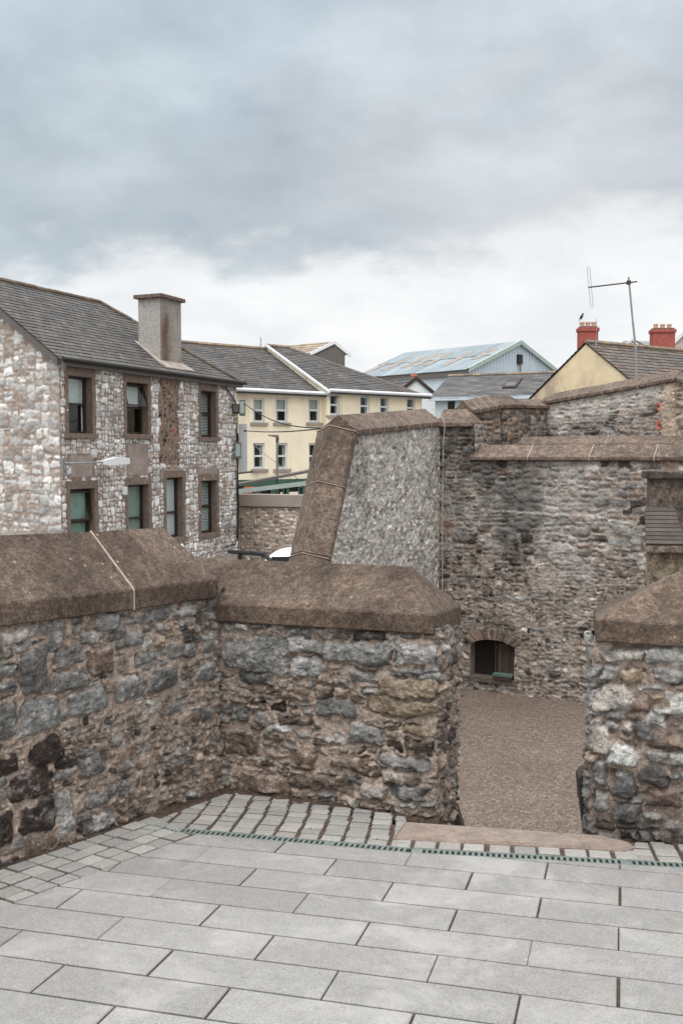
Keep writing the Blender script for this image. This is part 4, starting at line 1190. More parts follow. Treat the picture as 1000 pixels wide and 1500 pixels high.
# ================================================================== BUILDING HELPERS
def slates(name, P0, A, Bv, region, ca, cb, cols, mat, parent, th=.012, label=None, seed=1, jit=.06, half=True):
    """slates on a plane: P0 origin, A unit along eave, Bv unit up the slope"""
    rg = random.Random(seed); mb = MB(); nrm = A.cross(Bv).normalized()
    if nrm.z < 0: nrm = -nrm
    region = ccw(region); a0 = min(p[0] for p in region); a1 = max(p[0] for p in region); b0 = min(p[1] for p in region); b1 = max(p[1] for p in region)
    nr = int((b1 - b0) / cb) + 1; nc = int((a1 - a0) / ca) + 2
    base = [P0 + A * p[0] + Bv * p[1] - nrm * .01 for p in region]; mb.face(base, tuple(v * .5 for v in lin(cols[0])))
    for r in range(nr):
        for c in range(-1, nc):
            x0 = a0 + (c + (.5 if (r % 2 and half) else 0)) * ca; y0 = b0 + r * cb
            jj = rg.uniform(-1, 1) * jit * cb
            poly = clipall([(x0 + .004, y0 + jj), (x0 + ca - .004, y0 + jj + rg.uniform(-.3, .3) * jit * cb), (x0 + ca - .004, y0 + cb), (x0 + .004, y0 + cb)], region)
            if len(poly) < 3: continue
            k = math.exp(rg.gauss(0, .065)); cc = tuple(v * k for v in lin(rg.choice(cols))); hh = th * rg.uniform(.8, 1.3)
            T = [P0 + A * p[0] + Bv * p[1] + nrm * (.002 + hh * (1 - (p[1] - y0) / cb)) for p in poly]; mb.face(T, cc)
            Bt = [P0 + A * p[0] + Bv * p[1] - nrm * .008 for p in poly]
            for i in range(len(poly)):
                j = (i + 1) % len(poly)
                if abs(poly[i][1] - poly[j][1]) < cb * .3 and poly[i][1] < y0 + cb * .3: mb.face([Bt[i], Bt[j], T[j], T[i]], tuple(v * .6 for v in cc))
    return mb.build(name, mat, parent, label)


def wall_holes(mb, pl, u0, u1, z0, z1, holes, off=0, depth=.15, c=(.5, .5, .5)):
    us = sorted(set([u0, u1] + [h[0] for h in holes] + [h[1] for h in holes])); zs = sorted(set([z0, z1] + [h[2] for h in holes] + [h[3] for h in holes]))
    for a, b in zip(us, us[1:]):
        for d, e in zip(zs, zs[1:]):
            cu, cz = (a + b) / 2, (d + e) / 2
            if any(h[0] < cu < h[1] and h[2] < cz < h[3] for h in holes): continue
            mb.face([pl.P(a, d, off), pl.P(b, d, off), pl.P(b, e, off), pl.P(a, e, off)], c)
    for h in holes:
        for (p, q) in (((h[0], h[2]), (h[0], h[3])), ((h[0], h[3]), (h[1], h[3])), ((h[1], h[3]), (h[1], h[2])), ((h[1], h[2]), (h[0], h[2]))):
            mb.face([pl.P(p[0], p[1], off), pl.P(q[0], q[1], off), pl.P(q[0], q[1], off - depth), pl.P(p[0], p[1], off - depth)], c)


def sash(pl, parent, u0, u1, z0, z1, off, fr, mat, glass, split=.5, back=None, backmat=None, open_top=0, blind=None, sill=None, sillmat=None, surround=None, label=None, surmat=None, backoff=-.07):
    """window = frame mesh; pane, blind or curtain, sill and surround are its sub-parts"""
    mb = MB(); zs = z0 + (z1 - z0) * split
    mb.pbox(pl, u0, u0 + fr, z0, z1, off - .06, off); mb.pbox(pl, u1 - fr, u1, z0, z1, off - .06, off)
    mb.pbox(pl, u0 + fr, u1 - fr, z0, z0 + fr * 1.1, off - .058, off - .002); mb.pbox(pl, u0 + fr, u1 - fr, z1 - fr, z1, off - .058, off - .002)
    mb.pbox(pl, u0 + fr, u1 - fr, zs - fr * .45, zs + fr * .45, off - .055, off + .004)
    w_ = mb.build('window', mat, parent, label)
    def sub(o): o.parent = w_
    mb = MB()
    mb.face([pl.P(u0 + fr, z0 + fr, off - .03), pl.P(u1 - fr, z0 + fr, off - .03), pl.P(u1 - fr, zs - fr * .4, off - .03), pl.P(u0 + fr, zs - fr * .4, off - .03)])
    if not open_top:
        mb.face([pl.P(u0 + fr, zs + fr * .4, off - .025), pl.P(u1 - fr, zs + fr * .4, off - .025), pl.P(u1 - fr, z1 - fr, off - .025), pl.P(u0 + fr, z1 - fr, off - .025)])
    sub(mb.build('pane', glass))
    if open_top:                                  # hopper light tilted out at the bottom
        mb = MB(); f2 = fr * .8; o0 = off + open_top; zb = zs + fr * .6
        def q(u, t, k=0): return pl.P(u, zb + (z1 - fr - zb) * t, o0 + (off - o0) * t + .02 + k)
        H_ = z1 - fr - zb; tf = f2 / H_
        for (a, b, c_, d_) in ((u0 + .005, u0 + .005 + f2, 0, 1), (u1 - .005 - f2, u1 - .005, 0, 1), (u0 + f2, u1 - f2, 0, tf), (u0 + f2, u1 - f2, 1 - tf, 1)):
            mb.hexa([q(a, c_), q(b, c_), q(b, d_), q(a, d_)], [q(a, c_, .04), q(b, c_, .04), q(b, d_, .04), q(a, d_, .04)])
        sub(mb.build('casement', mat))
        mb = MB(); mb.face([q(u0 + f2, tf, .02), q(u1 - f2, tf, .02), q(u1 - f2, 1 - tf, .02), q(u0 + f2, 1 - tf, .02)]); sub(mb.build('casement_pane', glass))
    if back:
        mb = MB()
        for (a, b, c_, d_) in back:
            mb.face([pl.P(u0 + (u1 - u0) * a, z0 + (z1 - z0) * c_, off + backoff), pl.P(u0 + (u1 - u0) * b, z0 + (z1 - z0) * c_, off + backoff), pl.P(u0 + (u1 - u0) * b, z0 + (z1 - z0) * d_, off + backoff), pl.P(u0 + (u1 - u0) * a, z0 + (z1 - z0) * d_, off + backoff)])
        sub(mb.build('curtain', backmat))
    if blind:
        mb = MB(); n = int((z1 - z0) * (blind[1] - blind[0]) / .045); zb = z0 + (z1 - z0) * blind[0]
        for k in range(n):
            z = zb + k * .045
            mb.hexa([pl.P(u0 + fr, z, off - .06), pl.P(u1 - fr, z, off - .06), pl.P(u1 - fr, z + .022, off - .09), pl.P(u0 + fr, z + .022, off - .09)], [pl.P(u0 + fr, z + .003, off - .06), pl.P(u1 - fr, z + .003, off - .06), pl.P(u1 - fr, z + .025, off - .09), pl.P(u0 + fr, z + .025, off - .09)])
        sub(mb.build('blind', M['blind']))
    if sill:
        mb = MB(); e, h_, o_ = sill; mb.pbox(pl, u0 - e, u1 + e, z0 - h_, z0, off - .05, o_); sub(mb.build('sill', sillmat, bevel=.006))
    if surround:
        jw, lh, o_ = surround; mb = MB()
        mb.pbox(pl, u0 - jw, u0 - .001, z0, z1 + lh, off - .08, o_); mb.pbox(pl, u1 + .001, u1 + jw, z0, z1 + lh, off - .08, o_); mb.pbox(pl, u0 - .001, u1 + .001, z1 + .001, z1 + lh - .002, off - .08, o_ - .002)
        sub(mb.build('surround', surmat, bevel=.004))
    return w_


# ================================================================== STONE HOUSE
KH = 24228.0
def hp(px): Yh = KH / (1125 - px); return Vector(((px - 500) / FPX * Yh, Yh))
H0 = hp(90); H1 = hp(347); HF = Pl(H0, H1); HF_L = HF.L
house = thing('stone_house', 'two storey house of pale rubble with slate hipped roof and brown window surrounds', 'house', (H0.x, H0.y, YZ))
EZ = 3.78
HL = [(4, (196, 194, 191)), (3, (180, 178, 176)), (2, (208, 205, 200)), (1.0, (160, 150, 142)), (.6, (176, 160, 147))]
pH = pal([(w_, c) for w_, c in HL]); pBr = pal([(2, (104, 88, 78)), (2.2, (44, 37, 34)), (1, (140, 122, 104)), (.2, (170, 88, 68))])
HM = lin((126, 107, 95))
wins = []
for (px0, px1, ty, by, kind) in ((101.7, 136.3, 551.7, 635, 'a'), (186.5, 217.5, 561, 636, 'open'), (294.4, 316.6, 573, 640.5, 'blind'),
                                 (102, 138, 716, 800, 'c'), (187, 217, 710, 795, 'd'), (243, 267, 699.5, 788, 'e'), (294, 316.6, 704, 781.5, 'blind')):
    u0, u1 = HF.u(px0), HF.u(px1); z1 = HF.uz((px0 + px1) / 2, ty)[1]; z0 = HF.uz((px0 + px1) / 2, by)[1]; wins.append((u0, u1, z0, z1, kind))
ub_0, ub_1 = HF.u(233), HF.u(263); zb_0 = HF.uz(248, 682)[1]
patches = [(HF.u(104), HF.u(136), .98, 1.5), (HF.u(188), HF.u(217), .98, 1.8), (HF.u(236), HF.u(268), .85, 1.12), (HF.u(290), HF.u(318), .95, 1.15)]


def hpick(u, v, r):
    if ub_0 < u < ub_1 and v > zb_0: return pBr(r)
    return pH(r)


hst = rubble(0, HF_L, -1.6, 4.0, lambda u, v: .085 if (ub_0 < u < ub_1 and v > zb_0) else (.19 if u > HF_L - .45 or u < .3 else .15), 1.1, hpick, random.Random(33), .5)
hst = [s for s in hst if not any(a - .05 < s[0] < b + .05 and c - .03 < s[1] < d for a, b, c, d in patches)]


def hextra(uu, vv, h, cc):
    fh = fbm(uu, vv, 2.5, 4, 501)
    for a, b, c, d in patches:
        m = sstep(a - .03, a + .03, uu) * sstep(b + .03, b - .03, uu) * sstep(c - .03, c + .03, vv) * sstep(d + .05, d - .05, vv)
        cc = cc * (1 - m[..., None]) + np.array(lin((140, 128, 120)))[None, None] * (1 + .2 * fh)[..., None] * m[..., None]; h = h * (1 - m) + .015 * m
    low = sstep(-.5, -1.0, vv) * sstep(HF_L - 1.3, HF_L - .9, uu)
    cc = cc * (1 - .45 * (low * sstep(-.2, .3, fh)))[..., None]
    cc = cc * (1 - .16 * sstep(.1, .6, fbm(uu, vv, .7, 4, 511)))[..., None]
    return h, cc


hh_ = [(lambda um, vm, w_=w_: (um > w_[0] - .03) & (um < w_[1] + .03) & (vm > w_[2] - .03) & (vm < w_[3] + .03)) for w_ in wins]
masonry('front_wall', [V2(H0), V2(H1)], -1.55, EZ, .021, hst, HM, M['wall_house'], house, gap=.030, prot=.014, warp=.045, wf=2.6, rough=.010, seed=91, holes=hh_, soft=.012, mortn=.01, smear=.8, sv=.45, rnd=(.06, .3), extra=hextra)
# gable wall to the left, larger stones
HG_dir = Vector((-HF.d.y, HF.d.x)); WD = 2.92 * 2
G1 = H0 + HG_dir * WD; GP = Pl(H0, G1)
pit = math.tan(R(36.3)); 
GL = pal([(4, (180, 178, 176)), (3, (164, 161, 158)), (2, (196, 193, 189)), (2, (152, 141, 132))])
gst = rubble(0, WD, -1.6, 6.1, lambda u, v: .24 if u > WD - .8 else .17, 1.45, lambda u, v, r: GL(r), random.Random(35), .5)
masonry('gable_wall', [V2(G1), V2(H0)], -1.55, 6.0, .026, gst, lin((148, 131, 120)), M['wall_house'], house, gap=.038, prot=.014, warp=.06, wf=1.8, rough=.016, seed=95, soft=.02, mortn=.014, smear=1.2, sv=.5, rnd=(.08, .35),
        top=lambda u: EZ - .02 + pit * min(WD - u, u), extra=lambda uu, vv, h, cc: (h, cc * (1 - .18 * sstep(.0, .6, fbm(uu, vv, .8, 4, 611)))[..., None]))
H2 = H1 + HG_dir * WD
mb = MB()                                          # inner shell: plain side and back walls, dim rooms
pin = [H0 + HF.d * .3 + HG_dir * .45, H1 - HF.d * .02 + HG_dir * .02, H2 - HF.d * .02, G1 + HF.d * .3]
mb.face([(H1.x, H1.y, YZ - .1), (H2.x, H2.y, YZ - .1), (H2.x, H2.y, EZ), (H1.x, H1.y, EZ)], lin((150, 140, 130)))
mb.face([(G1.x, G1.y, YZ - .1), (H2.x, H2.y, YZ - .1), (H2.x, H2.y, EZ), (G1.x, G1.y, EZ)], lin((150, 140, 130)))
q0 = H0 + HF.d * .1 + HG_dir * 1.2; q1 = H1 - HF.d * .05 + HG_dir * 1.2
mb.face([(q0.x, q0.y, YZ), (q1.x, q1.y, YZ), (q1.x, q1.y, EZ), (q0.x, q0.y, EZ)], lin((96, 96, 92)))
for (a, b) in ((H0, H1), (G1, H0)):
    n_ = Vector(((b - a).normalized().y, -(b - a).normalized().x)) * .0
    mb.hexa([(a.x, a.y, YZ - .1), (b.x, b.y, YZ - .1), ((b + HG_dir * .05 * (a is H0)).x, (b + HG_dir * .05).y, YZ - .1), ((a + HG_dir * .05).x, (a + HG_dir * .05).y, YZ - .1)],
            [(a.x, a.y, -1.54), (b.x, b.y, -1.54), (b.x, (b + HG_dir * .05).y, -1.54), ((a + HG_dir * .05).x, (a + HG_dir * .05).y, -1.54)], lin((150, 140, 130)))
mb.build('back_wall', M['wall_house'], house)
REC = -.17
for i, (u0, u1, z0, z1, kind) in enumerate(wins):
    kw = dict(surround=(.135, .2, .025), surmat=M['surround'], sill=(.16, .12, .07), sillmat=M['surround'])
    if kind == 'a': sash(HF, house, u0, u1, z0, z1, REC, .055, M['brownframe'], M['glass'], .52, back=[(0, 1, .52, 1), (0, .12, 0, .52), (.88, 1, 0, .5)], backmat=M['curtain'], **kw)
    elif kind == 'open': sash(HF, house, u0, u1, z0, z1, REC, .055, M['brownframe'], M['glass'], .52, back=[(0, .9, .55, 1), (0, .12, .1, .5)], backmat=M['curtain'], open_top=.16, label='window with its upper light tilted open', **kw)
    elif kind == 'blind': sash(HF, house, u0, u1, z0, z1, REC, .06, M['brownframe'], M['glass'], .52, blind=(.03, .98), label='window with white slatted blind', **kw)
    elif kind == 'c': sash(HF, house, u0, u1, z0, z1, REC, .06, M['brownframe'], M['glass'], .42, back=[(.02, .98, .05, .98)], backmat=mat_plain('green_curtain', (120, 150, 138), 6, .1, .9), open_top=.05, **kw)
    elif kind == 'd': sash(HF, house, u0, u1, z0, z1, REC, .06, M['brownframe'], M['glass'], .42, back=[(.0, 1, 0, 1)], backmat=mat_plain('sage_curtain', (126, 142, 136), 6, .15, .9), **kw)
    else: sash(HF, house, u0, u1, z0, z1, REC, .06, M['brownframe'], M['glass'], .42, back=[(0, 1, 0, 1)], backmat=M['blind'], **kw)
# roof
A3 = Vector((HF.d.x, HF.d.y, 0)); nb3 = Vector((HG_dir.x, HG_dir.y, 0)); sl_ = math.hypot(1, pit)
oh = .16
P0 = Vector((H0.x, H0.y, EZ + .06)) - nb3 * oh - Vector((0, 0, oh * pit)); Bv = (nb3 + Vector((0, 0, pit))).normalized(); SLH = (WD / 2 + oh) * sl_
SC = [(80, 76, 74), (86, 82, 79), (74, 71, 70), (90, 85, 80), (82, 76, 70)]
slates('roof', P0, A3, Bv, [(-.12, 0), (HF_L + .16, 0), (HF_L - WD / 2 + .0, SLH), (-.12, SLH)], .25, .16, SC, M['slate'], house, .014, seed=3)
P0b = Vector((H2.x, H2.y, EZ + .06)) + nb3 * oh - Vector((0, 0, oh * pit)); Bb = (-nb3 + Vector((0, 0, pit))).normalized()
slates('roof', P0b, -A3, Bb, [(-.16, 0), (HF_L + .12, 0), (HF_L + .12, SLH), (WD / 2, SLH)], .4, .25, SC, M['slate'], house, .014, seed=4)
P0c = Vector((H1.x, H1.y, EZ + .06)) + A3 * oh - Vector((0, 0, oh * pit)); Bc = (-A3 + Vector((0, 0, pit))).normalized()
slates('roof', P0c, nb3, Bc, [(-oh, 0), (WD + oh, 0), (WD / 2, SLH)], .25, .16, SC, M['slate'], house, .014, seed=5)
apx = P0 + A3 * (HF_L - WD / 2) + Bv * SLH; rl = P0 - A3 * .12 + Bv * SLH; ec = P0 + A3 * (HF_L + .16)
mb = MB()
for (a, b, n_) in ((rl, apx, 22), (apx, ec, 14)):
    for k in range(n_):
        p = a.lerp(b, k / n_); q = a.lerp(b, (k + .97) / n_); z_ = Vector((0, 0, .02 + random.uniform(-.008, .008)))
        mb.tube([p + z_, q + z_], .07, 8, lin(random.choice([(104, 88, 74), (96, 80, 68), (112, 96, 80), (88, 80, 74)])))
mb.build('ridge_tiles', M['slate'], house)
# barge board, fascia and gutter
mb = MB(); bo = [(-.02, 0), (WD / 2 + .02, 0)]
gn = -A3
def gpt(s, h, o): return Vector((H0.x, H0.y, EZ)) + nb3 * s + Vector((0, 0, h + pit * s)) + gn * o
mb.hexa([gpt(-.2, -.16, .0), gpt(WD / 2, -.16, .0), gpt(WD / 2, -.16, .10), gpt(-.2, -.16, .10)], [gpt(-.2, .055, .0), gpt(WD / 2, .055, .0), gpt(WD / 2, .055, .10), gpt(-.2, .055, .10)])
mb.build('barge_board', M['fascia'], house)
mb = MB(); mb.pbox(HF, -.10, HF_L + .15, EZ - .17, EZ + .0, .02, .15); mb.build('fascia', M['fascia'], house)
mb = MB(); mb.tube([HF.P(-.12, EZ - .03, .22), HF.P(HF_L + .22, EZ - .03, .22)], .055, 8); mb.build('gutter', M['black'], house)
# chimney
cp = HF.shift(-.36); uc1, uc2 = cp.u(238), cp.u(267.5); zt = HF.uz(250, 437)[1] + .05
mb = MB(); mb.pbox(cp, uc1, uc2, EZ - .3, zt, -.74, -.012, lin((156, 150, 145)))
for i in range(22):
    for j in range(44):
        a, b = uc1 + (uc2 - uc1) * i / 22, uc1 + (uc2 - uc1) * (i + 1) / 22; c_, d_ = EZ - .3 + (zt - EZ + .3) * j / 44, EZ - .3 + (zt - EZ + .3) * (j + 1) / 44
        t = (i + .5) / 22; v_ = (j + .5) / 44
        k = math.exp(-((t - .22 - .06 * mnoise.noise(Vector((0, v_ * 6, 1)))) / .20) ** 2) * min(1, (1.02 - v_) * 3) + .45 * max(0, mnoise.noise(Vector((t * 5, v_ * 4, 3))) + .25) + .3 * (v_ < .2)
        k = min(1, k * random.uniform(.8, 1.1)); mb.face([cp.P(a, c_, 0), cp.P(b, c_, 0), cp.P(b, d_, 0), cp.P(a, d_, 0)], tuple(x + (y - x) * k for x, y in zip(lin((150, 143, 137)), lin((100, 80, 67)))))
chm = mb.build('chimney', M['pebble'], house)
mb = MB(); mb.pbox(cp, uc1 - .1, uc2 + .1, zt, zt + .11, -.84, .1); mb.build('cap', M['coping_far'], chm, bevel=.02)
mb = MB(); mb.pbox(cp, uc1 + .02, uc1 + .34, EZ - .1, zt - .06, -.1, .004); mb.build('stain_render', mat_plain('rusty_stained_render', (122, 98, 82), 12, .3, .9, .01), chm) if False else None
mb = MB()
def rp(u, s, h): return HF.P(u, EZ + .06 + pit * s + h, -s)
mb.hexa([rp(uc1 - .18, .1, .022), rp(uc2 + .32, .1, .022), rp(uc2 + .1, .40, .022), rp(uc1 - .05, .40, .022)], [rp(uc1 - .18, .1, .045), rp(uc2 + .32, .1, .045), rp(uc2 + .1, .40, .06), rp(uc1 - .05, .40, .06)])
mb.hexa([rp(uc1 - .22, .2, .022), rp(uc1 - .01, .2, .022), rp(uc1 - .01, 1.15, .022), rp(uc1 - .12, 1.15, .022)], [rp(uc1 - .22, .2, .04), rp(uc1 - .01, .2, .06), rp(uc1 - .01, 1.15, .05), rp(uc1 - .12, 1.15, .04)])
mb.build('flashing', mat_plain('grey_lead_flashing', (150, 142, 134), 9, .3, .8, .004, streak=((3, 3, 3), (140, 98, 74), .5, .6)), chm)
for o in list(house.children): o.location = o.location - house.location

# fittings on the house
def hf(px, py): return HF.uz(px, py)
u_, z_ = hf(147, 677)
lmp = thing('floodlight', 'long white floodlight on a thin arm on the front of the stone house', 'lamp', HF.P(u_, z_, .1))
mb = MB(); ul, ur = HF.u(130), HF.u(166)
pts = [(ul, z_ - .06), (ul + .15, z_ - .09), (ur, z_ - .05), (ur, z_ + .10), (ul + .5, z_ + .13), (ul, z_ + .05)]
mb.hexa([HF.P(a, b, .35) for a, b in pts], [HF.P(a, b, .52) for a, b in pts]); attach(mb.build('housing', M['white'], bevel=.01), lmp)
mb = MB(); ua, za = hf(92, 678); mb.tube([HF.P(ua, za, .02), HF.P(ua, za, .4), HF.P(ul + .02, z_, .42)], .022, 6); mb.tube([HF.P(ua, za - .25, .02), HF.P(ua, za, .3)], .015, 6); mb.pbox(HF, ua - .07, ua + .07, za - .3, za + .12, .02, .06); attach(mb.build('arm', M['metal']), lmp)
u_, z_ = hf(180, 719)
bx = thing('meter_box', 'tiny white box on the wall between the first two lower windows of the stone house', 'box', HF.P(u_, z_, .05))
mb = MB(); mb.pbox(HF, u_ - .07, u_ + .07, z_ - .1, z_ + .1, .03, .1); attach(mb.build('case', M['white'], bevel=.008), bx)
mb = MB(); mb.pbox(HF, u_ - .05, u_ + .05, z_ - .08, z_ + .08, .1, .108); attach(mb.build('cover', M['blind']), bx)
cbl = thing('cable', 'black cable running down the right corner of the stone house', 'cable', HF.P(HF_L - .1, 0, .1))
mb = MB(); ucb = HF_L - .1; pts = [HF.P(HF_L - .75, EZ - .2, .06), HF.P(HF_L - .4, 3.3, .08), HF.P(HF_L - .12, 3.0, .1)] + [HF.P(ucb + .03 * math.sin(k * 1.3), 2.9 - .3 * k, .07) for k in range(1, 14)] + [HF.P(HF_L - .3, -1.25, .1), HF.P(HF_L - .9, -1.3, .1)]
mb.tube(pts, .02, 6); mb.tube([HF.P(ucb + .07 + .02 * math.sin(k), 2.2 - .3 * k, .06) for k in range(0, 12)], .025, 6); attach(mb.build('wire', M['black']), cbl)
for (nm, px0, px1, py0, py1, lab, off) in (('junction_box', 341, 351, 592, 606, 'dark junction box high on the right corner of the stone house', 0), ('junction_box', 351, 359, 586, 609, 'grey green meter box projecting at the top of the stone house corner', .35), ('junction_box', 345, 353, 648, 672, 'green grey cable box halfway up the stone house corner', .3)):
    Yb = H1.y - .25; c_ = at((px0 + px1) / 2, (py0 + py1) / 2, Yb); ww = (px1 - px0) / FPX * Yb / 2; hhh = (py1 - py0) / FPX * Yb / 2
    t_ = thing(nm, lab, 'box', c_)
    mb = MB(); mb.box(-ww, -.09, -hhh, ww, .09, hhh); mb.build('case', M['fascia'] if 'dark' not in lab else M['black'], t_, bevel=.012)
    mb = MB(); mb.box(-ww * .8, -.1, -hhh * .7, ww * .8, -.089, hhh * .8); mb.build('lid', M['palegreen'] if 'green' in lab else M['fascia'], t_)
c_ = at(356, 658, H1.y + .5)
pn = thing('ribbed_panel', 'white ribbed metal panel fixed behind the corner of the stone house', 'panel', c_)
mb = MB()
for k in range(6):
    x = -.13 + k * .045; mb.box(x, -.03 - .02 * (k % 2), -.75, x + .043, .03, .80)
mb.build('sheet', M['white'], pn)
mb = MB(); mb.hexa([(-.2, -.12, -.80), (.32, -.12, -.74), (.32, .1, -.74), (-.2, .1, -.80)], [(-.2, -.12, -.75), (.32, -.12, -.68), (.32, .1, -.68), (-.2, .1, -.75)]); mb.build('shelf', M['fascia'], pn)

# ================================================================== CREAM TERRACE
CD = Vector((1.22, 1)).normalized()
c478 = at(478, 580, 45); CP0 = Vector((c478.x, c478.y)); CF = Pl(CP0 - CD * 16, CP0 + CD * .0)
cb = thing('cream_building', 'cream rendered terrace with slate roof and six white sash windows behind the lamp post', 'building', (CP0.x, CP0.y, YZ))
zg = CF.uz(478, 580)[1]; u_r = CF.u(479); zb = CF.uz(440, 703)[1]
hol = []
for (a, b) in ((371, 388), (404, 421.5), (452, 468)):
    for (t, bo_) in ((583, 619), (649, 687)):
        m_ = (a + b) / 2; hol.append((CF.u(a), CF.u(b), CF.uz(m_, bo_)[1], CF.uz(m_, t)[1]))
mb = MB(); wall_holes(mb, CF, 0, u_r, YZ, zg, hol, 0, .12)
mb.face([CF.P(0, YZ, 0), CF.P(0, YZ, -8), CF.P(0, zg, -8), CF.P(0, zg, 0)]); mb.build('wall', M['cream'], cb)
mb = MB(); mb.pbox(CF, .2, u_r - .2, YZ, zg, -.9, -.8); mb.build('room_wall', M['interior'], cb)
for i, (a, b, c_, d_) in enumerate(hol):
    sash(CF, cb, a, b, c_, d_, -.06, .09, M['white'], M['glass2'], .5, back=[(0, .3, 0, 1), (.72, 1, 0, 1)] if i % 2 else [(0, 1, .5, 1), (0, .35, 0, .5)], backmat=M['curtain'], sill=(.14, .12, .08), sillmat=M['band'], backoff=-.1)
CA = Vector((CF.d.x, CF.d.y, 0)); CN = Vector((-CF.n.x, -CF.n.y, 0))


def gable_roof(pl, u0, u1, ze, w_, py_target_px, seed, par, cols=SC, hip=0, oh_=.3, hipL=0, ca=.34, cb_=.21, mat='slate_plain'):
    """find the pitch that puts the ridge at the height seen in the photograph"""
    px, py = py_target_px; u_, z_ = pl.shift(-w_).uz(px, py); pt_ = (z_ - ze) / w_
    A = Vector((pl.d.x, pl.d.y, 0)); Nn = Vector((-pl.n.x, -pl.n.y, 0)); s_ = math.hypot(1, pt_)
    P = Vector((*pl.O, ze)) + A * u0 - Nn * oh_ - Vector((0, 0, oh_ * pt_)); B = (Nn + Vector((0, 0, pt_))).normalized(); S = (w_ + oh_) * s_; L = u1 - u0
    slates('roof', P, A, B, [(0, 0), (L, 0), (L - hip, S), (hipL, S)], ca, cb_, cols, M[mat], par, .02, seed=seed)
    Pb = P + Nn * (2 * w_ + 2 * oh_); Bb_ = (-Nn + Vector((0, 0, pt_))).normalized()
    slates('roof', Pb, A, Bb_, [(0, 0), (L, 0), (L - hip, S), (hipL, S)], ca * 3, cb_ * 3, cols, M[mat], par, .02, seed=seed + 50)
    if hip:
        mb = MB(); mb.face([P + A * L, Pb + A * L, P + A * (L - hip) + B * S], lin(cols[0])); mb.build('roof_end', M[mat], par)
    mb = MB(); n_ = max(4, int(L / .45)); a = P + A * hipL + B * S; b = P + A * (L - hip) + B * S
    for k in range(n_): mb.tube([a.lerp(b, k / n_) + Vector((0, 0, .03)), a.lerp(b, (k + .96) / n_) + Vector((0, 0, .03))], .10, 6, lin(random.choice([(128, 112, 96), (110, 98, 88), (140, 118, 94)])))
    if hip:
        b2 = P + A * L
        for k in range(12): mb.tube([b.lerp(b2, k / 12), b.lerp(b2, (k + .96) / 12)], .08, 6, lin((100, 92, 86)))
    mb.build('ridge_tiles', M['slate'], par)
    return P, A, B, S, Nn, pt_


CC = [(80, 77, 75), (86, 82, 80), (75, 72, 71), (92, 87, 83)]
P_, A_, B_, S_, N_, pt = gable_roof(CF, 0, u_r + .5, zg + .1, 4.4, (400, 513), 11, cb, CC)
mb = MB(); mb.pbox(CF, 0, u_r + .1, zg - .08, zg + .04, .0, .22); mb.build('fascia', M['white'], cb); mb = MB(); mb.tube([CF.P(0, zg + .08, .30), CF.P(u_r + .1, zg + .08, .30)], .08, 8); mb.build('gutter', M['white'], cb)
for o in list(cb.children): o.location = o.location - cb.location

C2 = CF.shift(.35)
cb2 = thing('cream_building', 'slightly taller cream house with a hipped slate roof and white verge, right of the terrace', 'building', (CP0.x + 3, CP0.y + 3, YZ))
u20 = C2.u(479.5); u21 = C2.u(617); zg2 = C2.uz(480, 575)[1]
hol = []
for (a, b, t, bo_) in ((483, 496.5, 577, 608), (527, 540.5, 580, 616), (556, 569, 581, 617), (595, 607.5, 583, 619)):
    m_ = (a + b) / 2; hol.append((C2.u(a), C2.u(b), C2.uz(m_, bo_)[1], C2.uz(m_, t)[1]))
zz_ = sum(h[3] for h in hol) / 4; hol = [(h[0], h[1], zz_ - (hol[0][3] - hol[0][2]), zz_) for h in hol]
mb = MB(); wall_holes(mb, C2, u20, u21, YZ, zg2, hol, 0, .12)
mb.face([C2.P(u20, YZ), C2.P(u20, YZ, -8), C2.P(u20, zg2, -8), C2.P(u20, zg2)]); mb.face([C2.P(u21, YZ), C2.P(u21, YZ, -8), C2.P(u21, zg2, -8), C2.P(u21, zg2)]); mb.build('wall', M['cream'], cb2)
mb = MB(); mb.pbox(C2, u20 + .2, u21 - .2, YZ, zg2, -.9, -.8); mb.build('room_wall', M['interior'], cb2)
for i, (a, b, c_, d_) in enumerate(hol):
    sash(C2, cb2, a, b, c_, d_, -.06, .09, M['white'], M['glass2'], .5, back=[(0, .3, 0, 1), (.75, 1, 0, 1)], backmat=M['curtain'], sill=(.14, .12, .08), sillmat=M['band'], backoff=-.1)
P_, A_, B_, S_, N_, pt2 = gable_roof(C2, u20 - .1, u21 + .35, zg2 + .1, 4.6, (412, 509), 13, cb2, CC, hip=4.9)
mb = MB(); e_ = P_ ; z9 = Vector((0, 0, .10))
mb.hexa([e_ - A_ * .05, e_ + A_ * .05, e_ + A_ * .05 + B_ * S_, e_ - A_ * .05 + B_ * S_], [e_ - A_ * .05 + z9, e_ + A_ * .05 + z9, e_ + A_ * .05 + B_ * S_ + z9, e_ - A_ * .05 + B_ * S_ + z9]); mb.build('verge', M['white'], cb2)
mb = MB(); ga = P_ + Vector((0, 0, -.02)); mb.face([C2.P(u20, zg2), C2.P(u20, zg2, -9.2), C2.P(u20, zg2 + .1 + pt2 * 4.6, -4.6)]); mb.build('gable', M['cream'], cb2)
mb = MB(); mb.pbox(C2, u20 - .1, u21 + .3, zg2 - .08, zg2 + .04, .0, .22); mb.build('fascia', M['white'], cb2); mb = MB(); mb.tube([C2.P(u20 - .1, zg2 + .08, .3), C2.P(u21 + .35, zg2 + .08, .3)], .08, 8); mb.build('gutter', M['white'], cb2)
mb = MB(); mb.tube([CF.P(u_r - .1, zg - .1, .1), CF.P(u_r - .1, YZ, .1)], .06, 8); mb.build('downpipe', M['white'], cb2)
for o in list(cb2.children): o.location = o.location - cb2.location

